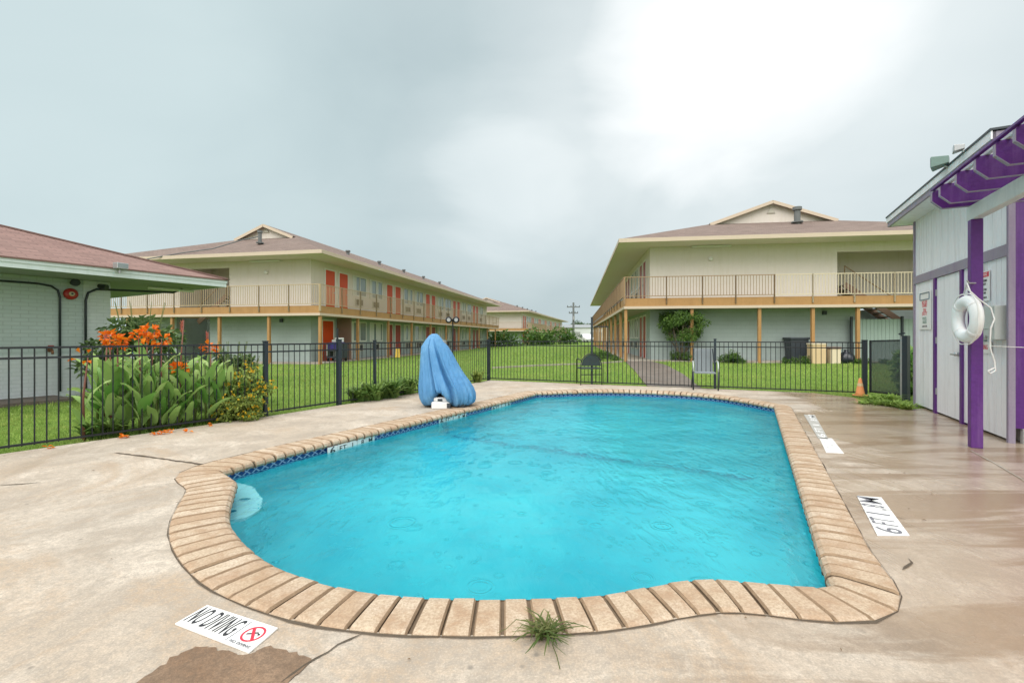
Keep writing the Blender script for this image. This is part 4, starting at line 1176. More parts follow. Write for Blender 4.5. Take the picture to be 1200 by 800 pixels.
# roof with shallow overhang toward the pool
mb = MB(); OV = .30
mb.box(-OV, 4.7, -LEN - .46, .22, ZT - .005, ZT + .02); mb.build('soffit', 'siding', ph)
mb = MB(); mb.box(-OV - .03, -OV, -LEN - .49, .25, ZT - .01, ZT + .15); mb.box(-OV - .03, 4.7, -LEN - .49, -LEN - .462, ZT - .01, ZT + .15); mb.box(-OV, 4.7, .222, .25, ZT - .01, ZT + .15); mb.build('fascia', 'lilac', ph)
mb = MB(); mb.box(-OV - .045, -OV - .031, -LEN - .5, .26, ZT + .07, ZT + .16); mb.build('fascia_lip', 'siding', ph)
mb = MB(); mb.box(-OV - .055, 4.7, -LEN - .51, .27, ZT + .161, ZT + .185); mb.build('roof', 'bin', ph)

# pergola
BP = Vector((5.05, 4.96, 0))
pg = thing('pergola', 'purple pergola with weathered white beam at right edge', 'pergola', BP, ph_th)
mb = MB(); mb.box(-.05, .05, -.045, .045, .0, 2.48); mb.build('post', 'purple', pg, bevel=.006)
mb = MB(); mb.box(-.045, .045, -4.2, .09, 2.48, 2.635); mb.build('beam', 'whitewood', pg, bevel=.006)
# beam ledger on the shed side
mb = MB(); mb.box(1.7, 1.8, -4.2, -3.0, 2.47, 2.60); mb.build('ledger', 'purple', pg)
for k, yy in enumerate((.02, -.22, -.645, -1.07, -1.44, -1.76, -2.06, -2.36, -2.66, -2.96, -3.3)):
    mb = MB()
    ol = [(-.36, .09), (-.27, .0), (1.82 if yy < -3 else .42, 0), (1.82 if yy < -3 else .42, .212), (-.335, .212), (-.36, .185)]
    mb.prism(ol, basis((0, yy + .02, 2.637), (1, 0, 0), (0, 0, 1)), .04); rb = mb.build('rafter', 'purple', pg, bevel=.003)
    mb = MB(); mb.prism([(-.363, .088), (-.273, -.004), (.4, -.004), (.4, .001), (-.271, .001), (-.358, .09), (-.358, .183), (-.363, .183)], basis((0, yy + .021, 2.637), (1, 0, 0), (0, 0, 1)), .042); mb.build('edge_highlight', 'lilac', rb)  # pale strip paints a highlight along the rafter's lower edge
for k, xx in enumerate((-.345, -.28, -.2, -.12, -.03, .06, .16, .26, .36)):
    mb = MB(); mb.box(xx - .018, xx + .018, -4., .05, 2.851, 2.888 if k else 2.875); mb.build('slat', 'purple' if k == 0 else 'whitewood', pg, bevel=.003)

def on_wall(s, z, off=.0): return AX + pu * s + Vector((0, 0, z)) - pv * off
def ph_ray(px, py):
    d = Vector(((px - 600) / F, 1, -(py - HY) / F)); O = Vector((0, 0, HC)); t = (AX - O).dot(pv) / d.dot(pv); p = O + d * t
    return (p - AX).dot(pu), p.z
def wall_sign(name, label, x0, x1, y0, y1, rows, mat='signwhite'):
    s0, _ = ph_ray(x0, (y0 + y1) / 2); s1, _ = ph_ray(x1, (y0 + y1) / 2); sm = (s0 + s1) / 2
    _, za = ph_ray((x0 + x1) / 2, y0); _, zb = ph_ray((x0 + x1) / 2, y1)
    o = thing(name, label, 'sign', on_wall(sm, zb, .012), ph_th); Wd = abs(s1 - s0); Hh = za - zb
    mb = MB(); mb.box(-.004, .004, -Wd / 2, Wd / 2, 0, Hh); mb.build('panel', mat, o)
    for (txt, fz, size, ink, sx) in rows:
        t = MB(); m = basis((-.0055, 0, Hh * fz), (0, -1, 0), (0, 0, 1))
        if txt == '#frame':
            for a, b in (((-Wd * .4, Hh * .11), (Wd * .4, Hh * .11)), ((-Wd * .4, -Hh * .06), (Wd * .4, -Hh * .06)), ((-Wd * .4, -Hh * .06), (-Wd * .4, Hh * .11)), ((Wd * .4, -Hh * .06), (Wd * .4, Hh * .11))):
                t.bar(m @ Vector((*a, 0)), m @ Vector((*b, 0)), .012, .012, tuple(pv))
            t.build('frame', ink, o)
        elif txt == '#band':
            t.box(-.006, -.0045, -Wd * .46, Wd * .46, Hh * fz - size / 2, Hh * fz + size / 2); t.build('band', ink, o)
        else:
            t.text(txt, m, size, sx, .0006); t.build('lettering', ink, o)
    return o
wall_sign('wall_sign', 'white rules sign with red and green lettering left of shed door', 1078.5, 1092, 341, 386,
          [('#frame', .84, 0, 'blueframe', 1), ('NO LIFE', .70, .085, 'redink', .75), ('GUARD', .62, .075, 'redink', .8), ('ON', .50, .085, 'redink', 1.), ('DUTY', .41, .085, 'redink', 1.),
           ('POOL', .28, .075, 'greenink', .95), ('RULES', .19, .065, 'greenink', .95), ('8 AM TO 10 PM', .08, .045, 'inkfade', .7)])
wall_sign('wall_sign', 'white WARNING sign with red heading right of the purple post', 1148, 1161.5, 318, 353,
          [('#band', .88, .06, 'redink', 1), ('WARNING', .88, .052, 'signwhite', .72), ('NO LIFEGUARD', .68, .04, 'ink', .6), ('ON DUTY', .56, .04, 'ink', .7), ('SWIM AT YOUR', .38, .036, 'ink', .6), ('OWN RISK', .27, .036, 'ink', .7), ('CHILDREN UNDER 14', .12, .028, 'ink', .6)])
wall_sign('wall_sign', 'small white sign with red NO DIVING letters below electrical box', 1141, 1164, 400, 413.5, [('NO DIVING', .5, .085, 'redink', .72)])
# electrical boxes
s0, zc = ph_ray(1171, 400); bx_ = thing('electrical_box', 'grey electrical cabinet on shed wall beside the purple corner', 'electrical box', on_wall(s0, 1.17), ph_th)
mb = MB(); mb.box(-.11, 0, -.19, .16, 0, .40); mb.build('cabinet', 'box', bx_, bevel=.008)
mb = MB(); mb.box(-.117, -.111, -.175, .145, .13, .385); mb.build('lid', 'box', bx_, bevel=.003)
mb = MB(); mb.tube([(-.113, -.1, .03), (-.122, -.1, .03)], .02, 8); mb.tube([(-.113, 0, .03), (-.122, 0, .03)], .02, 8); mb.tube([(-.113, .09, .03), (-.122, .09, .03)], .02, 8); mb.build('knockout', 'galv', bx_)
s1, _ = ph_ray(1154, 400); b2 = thing('electrical_box', 'narrow green grey switch box beside the cabinet, behind purple post', 'electrical box', on_wall(s1, 1.15), ph_th)
mb = MB(); mb.box(-.08, 0, -.07, .09, 0, .33); mb.build('cabinet', 'box_green', b2, bevel=.006)
mb = MB(); mb.box(-.10, -.081, -.01, .02, .14, .2); mb.build('switch_lever', 'bin', b2); mb = MB(); mb.tube([(-.03, .01, .33), (-.03, .01, .95)], .014, 8); mb.build('conduit', 'galv', b2)
# floodlights at the pool house eave
def flood(label, px, py, size, tilt, mat):
    d = Vector(((px - 600) / F, 1, -(py - HY) / F)); O = Vector((0, 0, HC)); E0 = AX - pv * (OV + .02)
    t = (E0 - O).dot(pv) / d.dot(pv); p = O + d * t - pv * .05
    p.z = ZT + .2 + size * .25
    o = thing('floodlight', label, 'floodlight', p, ph_th + tilt)
    mb = MB(); mb.rings([[Vector((-size, sx * size * .9, sz * size * .55)) for sx, sz in ((-1, -1), (1, -1), (1, 1), (-1, 1))], [Vector((size * .3, sx * size * .5, sz * size * .35 + size * .1)) for sx, sz in ((-1, -1), (1, -1), (1, 1), (-1, 1))]])
    mb.build('housing', mat, o, bevel=.006)
    mb = MB(); mb.box(-size - .006, -size - .001, -size * .8, size * .8, -size * .45, size * .45); mb.build('lens', 'glass', o)
    mb = MB(); mb.tube([(0, 0, -size * .4), (.05, 0, -size * .6 - .02)], .014, 8); mb.build('bracket', 'galv', o)
flood('verdigris green floodlight on the pool house roof edge', 1113.5, 190, .13, -.35, 'greenlamp')
flood('smaller grey floodlight nearer on pool house roof edge', 1134, 180, .075, -.2, 'galv')

# lifebuoy hanging on the pergola post
lbc = Vector((4.93, 4.93, 1.395))
ang = math.radians(157); nx = Vector((math.cos(ang), math.sin(ang), 0)); sx_ = Vector((-nx.y, nx.x, 0))
by = thing('lifebuoy', 'white ring lifebuoy hanging by rope on the purple post', 'lifebuoy', lbc)
mb = MB(); Rr, rr_ = .192, .066; rg = []
for k in range(48):
    a = 2 * math.pi * k / 48; c = sx_ * math.cos(a) + Vector((0, 0, 1)) * math.sin(a)
    ph8 = (a * 4 / (2 * math.pi)) % 1; rad = rr_ * (1 - .10 * (1 if abs(ph8 - .5) < .06 else 0))
    rg.append([c * Rr + (c * math.cos(b) + nx * math.sin(b) * .85) * rad for b in np.linspace(0, 2 * math.pi, 15)[:-1]])
rg.append(rg[0]); mb.rings(rg, True, False); mb.build('ring', 'buoy', by, True)
for q in range(4):
    a0 = math.pi / 4 + q * math.pi / 2; mb = MB(); rg = []
    for k in range(5):
        a = a0 + (k - 2) * .045; c = sx_ * math.cos(a) + Vector((0, 0, 1)) * math.sin(a)
        rg.append([c * Rr + (c * math.cos(b) + nx * math.sin(b) * .85) * (rr_ * 1.03) for b in np.linspace(0, 2 * math.pi, 15)[:-1]])
    mb.rings(rg, True, True); mb.build('band', 'signwhite', by, True)
rp = []
for k in range(60):
    a = math.pi * .5 + 2 * math.pi * k / 59 * .98; c = sx_ * math.cos(a) + Vector((0, 0, 1)) * math.sin(a)
    rp.append(c * (Rr + rr_ * 1.12 + .028 * abs(math.sin(a * 2))) + nx * .02)
mb = MB(); mb.tube(rp, .007, 6); mb.tube([Vector((0, 0, .27)) + sx_ * -.08, Vector((0, 0, .39)), Vector((0, 0, .27)) + sx_ * .08], .007, 6)
q0 = -nx * .06 + sx_ * -.12
mb.tube([Vector((0, 0, .33)), Vector((.10, -.02, .22)), Vector((.19, -.06, .12)), Vector((.21, -.08, -.0)), Vector((.15, -.1, -.1)), Vector((.14, -.1, -.3)), Vector((.19, -.1, -.45)), Vector((.2, -.1, -.55)), Vector((.12, -.12, -.58)), Vector((.1, -.12, -.55)), Vector((.19, -.1, -.52))], .0075, 6)
mb.build('rope', 'rope', by, True)
mb = MB(); mb.tube([Vector((.14, .0, .39)), Vector((.02, 0, .39)), Vector((0, 0, .42))], .008, 6); mb.build('hook', 'galv', by)
cw = thing('loose_cord', 'loose white cord strung across the purple end wall', 'cord', on_wall(-LEN - .02, 1.1, -.1), ph_th)
mb = MB(); mb.tube([(0, 0, .22), (.08, -.05, .21), (.2, -.08, .12), (.4, -.1, -.05), (.7, -.1, -.2)], .006, 6); mb.tube([(-.3, -.0, .0), (.1, -.06, -.02), (.6, -.1, -.03)], .004, 6); mb.build('cord', 'rope', cw)

# ------------------------------------------------------------------ covered pool lift
pl_o = G(520, 476)
cov = thing('covered_pool_lift', 'pool lift under a gathered blue tarp beside the far pool edge', 'pool lift', pl_o)
sc = pl_o.y / F
levels = [(391, 506.5, 512), (393, 503.3, 514.5), (398, 499.3, 518.3), (406, 494.5, 525), (414, 494, 530), (422, 493.5, 534), (430, 493.5, 538.5), (438, 493.3, 543.5), (446, 493, 549.5), (453, 493, 554), (460, 493.2, 556.6), (466, 494, 556.5), (470, 495.5, 555), (473, 498, 551)]
mb = MB(); NA = 180; rg = []
CREASE = [(math.pi * x, w, d, r, st) for x, w, d, r, st in ((1.06, .07, .10, .05, .45), (1.19, .055, .20, .10, .08), (1.27, .04, .10, -.04, .6), (1.385, .065, .27, .05, .0), (1.46, .035, .13, -.06, .55), (1.57, .075, .30, .22, .05),
          (1.68, .035, .08, .05, .75), (1.80, .05, .10, .05, .78), (1.94, .06, .10, 0, .8), (.15, .1, .14, 0, .3), (.4, .08, .18, .1, .1), (.6, .06, .12, 0, .4), (.78, .1, .2, 0, .0), (.92, .06, .1, 0, .5))]
rnd = random.Random(11); phs = [rnd.uniform(0, 6.28) for _ in range(6)]
for li, (y, xl, xr) in enumerate(levels):
    z = HC + (HY - y) * sc; cx = ((xl + xr) / 2 - 520) * sc; hx = (xr - xl) / 2 * sc; hy = hx * .75 + .02
    down = li / (len(levels) - 1); R_ = []
    for k in range(NA):
        a = 2 * math.pi * k / NA
        fold = .03 * math.sin(5 * a + phs[3]) + .02 * down * math.sin(23 * a + phs[4] + 3 * down)
        for (a0, w0, dp, dr, st) in CREASE:
            dd = (a - a0 - dr * (down - .5) + math.pi) % (2 * math.pi) - math.pi; gq = sstep((down - st) / .45 + .12)
            fold -= dp * gq * math.exp(-(dd / w0) ** 2)
            fold += dp * .5 * gq * math.exp(-((dd - w0 * 1.5) / (w0 * .8)) ** 2)
        if li >= len(levels) - 5: fold += .010 * (li - len(levels) + 5) * math.sin(31 * a + phs[5])
        f = 1.02 + fold * 1.15
        fa = math.exp(-((a - (1.5 * math.pi - .25)) / .36) ** 2)          # hem lifted at the front, showing the base
        zz = z
        if li >= 10: zz = z + fa * (.02 + .055 * (li - 9))
        R_.append(Vector((cx + hx * math.cos(a) * f, hy * math.sin(a) * f, zz)))
    rg.append(R_)
# gather the hem inward
cx = ((500 + 549) / 2 - 520) * sc
rg.append([Vector((p.x * .88 + cx * .12, p.y * .86, p.z - .012)) for p in rg[-1]])
rg.append([Vector((p.x * .8 + cx * .2, p.y * .78, p.z + .02)) for p in rg[-2]])
mb.rings(rg, True, False); mb.f.append(tuple(range(NA))); mb.build('tarp_cover', 'tarp', cov, True)
mb = MB(); mb.box(-.16, .15, -.32, .1, .0, .12); mb.box(-.13, .12, -.28, .1, .12, .19); bs = mb.build('base', 'white', cov, bevel=.02)
mb = MB(); mb.box(-.06, .02, -.285, -.281, .13, .17); mb.box(.1, .16, -.325, -.2, .02, .1); mb.build('base_cutout', 'bin', bs)
mb = MB(); mb.tube([(0, 0, .1), (0, 0, 1.15)], .05, 10); mb.build('mast', 'galv', cov)
for cx_, cy_ in ((.33, -.18), (-.3, .1)): mb = MB(); mb.tube([(cx_, cy_, .0), (cx_, cy_, .07)], .07, 12); mb.build('caster', 'bin', cov)

# ------------------------------------------------------------------ chairs, cone, bins, cart
ch = thing('patio_chair', 'black metal mesh armchair by the far fence', 'chair', G(693, 451), .1)
w2 = .27
mb = MB(); arcp = [Vector((-w2, .0, 0)), Vector((-w2, .0, .42))] + [Vector((-w2 * math.cos(a), .02, .42 + .36 * math.sin(a) ** .8)) for a in np.linspace(.25, math.pi - .25, 12)] + [Vector((w2, 0, .42)), Vector((w2, 0, 0))]
mb.tube(arcp, .013, 8); mb.build('back_frame', 'black', ch, True)
mb = MB(); mb.poly([Vector((-w2 * .92 * math.cos(a), .02, .43 + .33 * math.sin(a) ** .8)) for a in np.linspace(.1, math.pi - .1, 14)]); mb.build('backrest', 'chairmesh', ch)
mb = MB(); mb.box(-w2, w2, .0, .48, .40, .425); mb.build('seat', 'chairmesh', ch, bevel=.01)
for sx in (-1, 1):
    mb = MB(); mb.tube([(sx * (w2 - .01), .5, 0), (sx * (w2 - .01), .48, .62), (sx * (w2 - .01), .4, .65), (sx * w2, .03, .63)], .013, 8); mb.build('leg', 'black', ch, True)
mb = MB(); mb.bar((-w2, .02, .26), (w2, .02, .26), .02); mb.build('stretcher', 'black', ch)
c2 = thing('sling_chair', 'grey sling back chair with silver arms beside the far fence', 'chair', G(826, 456), -.32)
w2 = .26
mb = MB(); mb.rings([[Vector((-.2, .28, .38)), Vector((.2, .28, .38)), Vector((.2, .30, .38)), Vector((-.2, .30, .38))], [Vector((-.2, .40, .66)), Vector((.2, .40, .66)), Vector((.2, .42, .66)), Vector((-.2, .42, .66))], [Vector((-.19, .50, .93)), Vector((.19, .5, .93)), Vector((.19, .52, .93)), Vector((-.19, .52, .93))]]); mb.build('backrest', 'sling', c2)
mb = MB(); mb.box(-.22, .22, -.2, .3, .375, .395); mb.build('seat', 'sling', c2)
for sx in (-1, 1):
    mb = MB(); mb.tube([(sx * w2, -.22, 0), (sx * w2, -.24, .42)], .016, 8); mb.build('leg', 'slate', c2, True)
    mb = MB(); mb.tube([(sx * w2, -.24, .42), (sx * w2, -.24, .5), (sx * w2, -.2, .60), (sx * w2, -.12, .645), (sx * w2, .2, .63), (sx * w2 * .85, .4, .6)], .017, 8); mb.build('armrest', 'silverframe', c2, True)
    mb = MB(); mb.tube([(sx * w2, .42, 0), (sx * w2 * .95, .3, .38), (sx * .21, .52, .93)], .014, 8); mb.build('leg', 'slate', c2, True)
cone = thing('traffic_cone', 'faded orange traffic cone at the fence end near the gate', 'traffic cone', G(1008, 463.5), .3)
mb = MB(); mb.box(-.1, .1, -.1, .1, 0, .022); mb.build('base', 'cone', cone, bevel=.012)
mb = MB(); mb.tube([(0, 0, .025), (0, 0, .05), (0, 0, .35), (0, 0, .362)], [.088, .078, .024, .015], 20); mb.build('body', 'cone', cone, True)
mb = MB(); mb.tube([(0, 0, .2), (0, 0, .26)], [.054, .043], 20, False); mb.build('band', 'beige', cone, True)

def near_right(t, y, z=.1): return Vector((5.32 + .99 * t + .139 * y, 21.5 - .139 * t + .99 * y, z))
bn = thing('wheelie_bin', 'dark grey wheeled bin under the right motel balcony', 'bin', near_right(7.85, .75), -.14)
mb = MB(); mb.rings([[Vector((sx * .3, sy * .3, 0)) for sx, sy in ((-1, -1), (1, -1), (1, 1), (-1, 1))], [Vector((sx * .38, sy * .38, 1.0)) for sx, sy in ((-1, -1), (1, -1), (1, 1), (-1, 1))]]); mb.build('body', 'bin', bn, bevel=.02)
mb = MB(); mb.box(-.42, .42, -.42, .42, 1.0, 1.09); mb.build('lid', 'bin', bn, bevel=.02)
for sx in (-1, 1): mb = MB(); mb.tube([(sx * .3, .34, .09), (sx * .36, .34, .09)], .1, 14); mb.build('wheel', 'rubber', bn)
b = thing('storage_box', 'taller tan plastic box beside the balcony post, right motel', 'box', near_right(8.2, -.35, 0.03), -.14)
mb = MB(); mb.box(-.28, .28, -.25, .25, 0, .84); mb.build('body', 'beige', b, bevel=.02); mb = MB(); mb.box(-.3, .3, -.27, .27, .84, .9); mb.build('lid', 'beige_pale', b, bevel=.015)
b = thing('storage_box', 'shorter pale box with brown lid beside the black bag', 'box', near_right(8.9, -.3, 0.03), -.14)
mb = MB(); mb.box(-.2, .2, -.22, .22, 0, .66); mb.build('body', 'beige_pale', b, bevel=.02); mb = MB(); mb.box(-.22, .22, -.24, .24, .66, .75); mb.build('lid', 'brownpanel', b, bevel=.015)
bg = thing('garbage_bag', 'black plastic garbage bag beside the pale box', 'garbage bag', near_right(9.45, -.25, 0.03), 0)
mb = MB(); rg = []; rnd = random.Random(4)
for (z, r) in ((0, .2), (.06, .3), (.2, .33), (.36, .29), (.48, .2), (.55, .07), (.62, .1)):
    rg.append([Vector((r * math.cos(a) * (1 + .15 * math.sin(5 * a + z * 9) + rnd.uniform(-.06, .06)), r * math.sin(a) * (1 + .15 * math.sin(4 * a + z * 7)), z)) for a in np.linspace(0, 2 * math.pi, 19)[:-1]])
mb.rings(rg); mb.build('sack', 'bag', bg, True)

def near_left(t, y, z=-.1): return Vector((-9.5 - .981 * t + .195 * y, 22.5 + .195 * t + .981 * y, z))
ct = thing('housekeeping_cart', 'housekeeping cart with indigo bags and towels under left balcony', 'cart', near_left(-.05 + .5, 2.2, -.1), -.2)
mb = MB(); mb.box(-.45, .45, -.3, .3, .18, .26); mb.box(-.45, -.4, -.3, .3, .26, 1.0); mb.box(.40, .45, -.3, .3, .26, 1.0); mb.box(-.399, .399, -.3, .3, .55, .6); mb.build('frame', 'bin', ct)
mb = MB(); mb.box(-.32, .38, -.36, .28, .62, 1.02); mb.build('laundry_bag', 'bluecart', ct, bevel=.06)
mb = MB(); mb.box(-.2, .3, -.2, .2, 1.03, 1.16); mb.box(-.05, .3, -.18, .2, 1.161, 1.27); mb.build('towel_stack', 'white', ct, bevel=.03)
mb = MB(); mb.box(-.39, -.33, -.38, -.32, .3, .9); mb.build('handle', 'galv', ct)
for sx in (-1, 1):
    for sy in (-1, 1): mb = MB(); mb.tube([(sx * .38 - .03, sy * .24, .09), (sx * .38 + .03, sy * .24, .09)], .09, 12); mb.build('wheel', 'rubber', ct)
wf = thing('caution_sign', 'small yellow folding floor sign before the left motel doors', 'floor sign', G(466, 416.5) * 1 + Vector((0, 0, -.12)), .2)
for sy in (-1, 1):
    mb = MB(); mb.rings([[Vector((-.16, sy * .16, 0)), Vector((.16, sy * .16, 0)), Vector((.16, sy * .15, 0.0)), Vector((-.16, sy * .15, 0.))], [Vector((-.11, sy * .015, .62)), Vector((.11, sy * .015, .62)), Vector((.11, sy * .005, .62)), Vector((-.11, sy * .005, .62))]]); mb.build('panel', 'yellow', wf)

# spotlight pole behind the tarp
sp = thing('spotlight_pole', 'thin black pole with two round spotlights behind the tarp', 'light pole', G(530.6, 452.5), 0)
zt = HC + (HY - 371) * sp.location.y / F
mb = MB(); mb.tube([(0, 0, 0), (0, 0, zt - .06)], .018, 8); mb.bar((-.1, 0, zt - .09), (.1, 0, zt - .09), .02); mb.build('pole', 'black', sp)
for sx in (-1, 1):
    mb = MB(); mb.tube([(sx * .09, .06, zt - .08), (sx * .09, -.02, zt - .08), (sx * .09, -.07, zt - .08)], [.04, .07, .08], 14); lm = mb.build('spotlight', 'black', sp, True)
    mb = MB(); mb.tube([(sx * .09, -.071, zt - .08), (sx * .09, -.075, zt - .08)], .045, 14); mb.build('lens', 'galv', lm)

# ------------------------------------------------------------------ far things
up = thing('utility_pole', 'tall utility pole with cross arms far down the lawn', 'utility pole', (16.2, 120, -.1))
zt = HC + (HY - 354) * 120 / F
mb = MB(); mb.tube([(0, 0, 0), (0, 0, zt)], [.32, .24], 8); mb.build('pole', 'utility', up)
for z, w in ((zt - 1.3, 1.7), (zt - 2.9, 1.2)): 
    mb = MB(); mb.box(-w, w, -.12, .12, z, z + .25); ca = mb.build('cross_arm', 'utility', up)
    for k in (-1, -.4, .4, 1): mb = MB(); mb.tube([(k * w * .92, 0, z + .25), (k * w * .92, 0, z + .55)], .09, 6); mb.build('insulator', 'bin', ca)
mb = MB(); mb.tube([(.0, -.5, zt - 4.6), (0, -.5, zt - 3.6)], .3, 8); mb.build('transformer', 'galv', up)
fb = thing('metal_building', 'low white metal building at the far end of the lawn', 'building', (13, 128, -.1))
mb = MB(); mb.box(0, 44, 0, 12, 0, 4.0); mb.build('wall', 'farwhite', fb); mb = MB(); mb.rings([[Vector((-.3, -.3, 4)), Vector((44.3, -.3, 4)), Vector((44.3, 12.3, 4)), Vector((-.3, 12.3, 4))], [Vector((-.3, 5.6, 5.0)), Vector((44.3, 5.6, 5.0)), Vector((44.3, 6.4, 5.0)), Vector((-.3, 6.4, 5.0))]]); mb.build('roof', 'galv', fb)
for k, x in enumerate((3, 9, 24)):
    mb = MB(); mb.box(x, x + 3.2, -.04, .1, .1, 2.8); mb.build('roller_door', 'galv', fb)
road = sheet('road', [Vector((-60, 106, 0)), Vector((90, 106, 0)), Vector((90, 116, 0)), Vector((-60, 116, 0))], paint('asphalt', (.09, .09, .09), .8, .15, 1, .2, 30, .2), .05)
def pickup(label, x, y, col, rz):
    o = thing('parked_truck', label, 'truck', (x, y, -.1), rz)
    mb = MB(); prof = [(-2.9, .55), (2.9, .55), (2.95, 1.0), (2.7, 1.2), (1.2, 1.28), (.7, 1.95), (-.8, 2.0), (-1.2, 1.3), (-2.9, 1.3)]
    mb.prism(prof, basis((0, 1., 0), (1, 0, 0), (0, 0, 1)), 2.); bd = mb.build('body', col, o, bevel=.06)
    mb = MB(); mb.prism([(.62, 1.88), (1.1, 1.32), (-1.05, 1.32), (-.75, 1.9)], basis((0, 1.01, 0), (1, 0, 0), (0, 0, 1)), 2.02); mb.build('window', 'glass', o)
    for x_ in (-1.9, 1.9):
        for sy in (-1, 1): mb = MB(); mb.tube([(x_, sy * .78, .4), (x_, sy * 1.02, .4)], .4, 14); wh = mb.build('wheel', 'rubber', o); mb = MB(); mb.tube([(x_, sy * 1.021, .4), (x_, sy * 1.03, .4)], .2, 10); mb.build('rim', 'galv', wh)
    mb = MB(); mb.box(2.9, 2.99, -.9, .9, .6, .8); mb.build('bumper', 'galv', o)
    for sy in (-1, 1): mb = MB(); mb.box(2.86, 2.96, sy * .85 - .12, sy * .85 + .12, .85, 1.02); mb.build('headlight', 'lamp', o)
pickup('white pickup truck parked beyond the far lawn', 16.4, 101, 'vehwhite', -1.45)

# ------------------------------------------------------------------ vegetation
def leaf_quad(mb, p, d, up, l, w, fold=.25):
    """one pointed leaf of four corner points bent along its rib"""
    d = d.normalized(); s = d.cross(up)
    if s.length < 1e-3: s = d.cross(Vector((1, 0, 0)))
    s.normalize(); n = s.cross(d)
    m_ = p + d * l * .5
    b = len(mb.v)
    mb.v += [tuple(p), tuple(m_ + s * w / 2 + n * w * fold), tuple(p + d * l - n * l * .12), tuple(m_ - s * w / 2 + n * w * fold)]
    mb.f.append((b, b + 1, b + 2)); mb.f.append((b, b + 2, b + 3))
def rdir(r): 
    z = r.uniform(-1, 1); a = r.uniform(0, 6.283); q = math.sqrt(1 - z * z); return Vector((q * math.cos(a), q * math.sin(a), z))
def crown(mb, r, clumps, n, l, w, droop=.3):
    for (c, rad) in clumps:
        c = Vector(c)
        for _ in range(int(n * rad ** 2 * 8)):
            d = rdir(r); d.z = d.z * .8
            p = c + Vector((d.x, d.y, d.z * .75)) * rad * (r.random() ** .35)
            dd = (d + rdir(r) * .9 + Vector((0, 0, -droop))).normalized()
            leaf_quad(mb, p, dd, Vector((0, 0, 1)) + rdir(r) * .5, l * r.uniform(.6, 1.3), w * r.uniform(.7, 1.2))
# crepe myrtle in front of the right motel
r = random.Random(21)
tp_ = G(799, 424.5); tr = thing('small_tree', 'small round crowned green tree before the right motel wall', 'tree', (tp_.x, tp_.y, .0))
sc_ = tp_.y / F
mb = MB(); tips = []
for k in range(6):
    a = k * 1.05 + .3; x0 = .12 * math.cos(a); y0 = .12 * math.sin(a); x1 = .75 * math.cos(a) * r.uniform(.6, 1.2); y1 = .6 * math.sin(a)
    pts = [(x0, y0, -.1), (x0 * 1.6, y0 * 1.6, .5), (lerp(x0, x1, .6), lerp(y0, y1, .6), 1.05), (x1, y1, 1.75)]
    mb.tube(pts, [.05, .04, .03, .015], 7); tips.append(pts[-1])
    for q in range(3): 
        e = Vector(pts[2]) + Vector((r.uniform(-.5, .5), r.uniform(-.4, .4), r.uniform(.5, .9))); mb.tube([pts[2], Vector(pts[2]).lerp(e, .5) + Vector((0, 0, .05)), e], [.02, .014, .007], 5)
mb.build('trunk', 'bark', tr, True)
cl = []
for _ in range(44):
    a = r.uniform(0, 6.28); q = r.random() ** .5
    u_ = r.uniform(-1, 1); cl.append(((1.18 * q * math.cos(a) * math.sqrt(1 - .7 * u_ * u_), 1. * q * math.sin(a), 1.72 + .82 * u_ * (1 - .35 * q)), r.uniform(.16, .36)))
for _ in range(9): cl.append(((r.uniform(-.55, .55), r.uniform(-.5, .3), r.uniform(.1, .9)), r.uniform(.14, .24)))
mb = MB(); crown(mb, r, cl, 230, .12, .055); mb.build('crown', 'leaf_myrtle', tr, fixn=False)

def bush(name, label, cat, loc, rx, ry, rz, n, mat, l, w, seed, group=None, stem='stemgreen', extra=None, parts='leaves'):
    r = random.Random(seed); o = thing(name, label, cat, loc, 0, group)
    mb = MB()
    for k in range(8):
        a = k * .8; mb.tube([(.05 * math.cos(a), .05 * math.sin(a), -.05), (rx * .35 * math.cos(a), ry * .35 * math.sin(a), rz * .5), (rx * .6 * math.cos(a), ry * .6 * math.sin(a), rz * .95)], [.014, .01, .004], 5)
    mb.build('stem', stem, o, True)
    cl = []
    for _ in range(30):
        a = r.uniform(0, 6.28); q = r.random() ** .5; cl.append(((rx * q * math.cos(a), ry * q * math.sin(a), rz * r.uniform(.15, .95) * (1.05 - .45 * q)), r.uniform(.24, .40) * min(rx, rz)))
    mb = MB(); crown(mb, r, cl, 2.2 * n / max(.05, min(rx, rz) ** 2), l, w); mb.build(parts, mat, o, fixn=False)
    if extra:
        mat2, cnt, size = extra; mb = MB()
        for _ in range(cnt):
            c, rad = r.choice(cl); d = rdir(r); d.z = abs(d.z); d.y = -abs(d.y) if r.random() < .7 else d.y
            p = Vector(c) + d * rad * 1.05
            for q in range(6): leaf_quad(mb, p, (d + rdir(r)).normalized(), Vector((0, 0, 1)), size, size * .7)
        tag(mb.build('flowers', mat2, o, fixn=False), kind='stuff')
    return o
def lp_(px, py): 
    p = G(px, py); return (p.x, p.y, gz(p.x, p.y))
bush('round_shrub', 'dark green rounded shrub right of the small tree', 'shrub', (G(857, 426).x, 20.6, .0), .52, .4, .55, 26, 'leaf_bush', .1, .05, 31)
bush('low_shrub', 'low spreading shrub left of the tan boxes', 'shrub', (G(930, 425).x * .98, 20.2, .0), .85, .4, .36, 22, 'leaf_bush', .1, .05, 32)
bush('low_shrub', 'low shrub mound between black bag and gate', 'shrub', (G(992, 425).x * .98, 19.9, .0), 1.0, .4, .34, 22, 'leaf_bush', .1, .05, 33)
bush('leafy_shrub', 'bright leafy shrub growing between gate post and pool house', 'shrub', (8.62, 9.75, -.03), .26, .3, 1.15, 44, 'leaf_canna', .18, .09, 34)
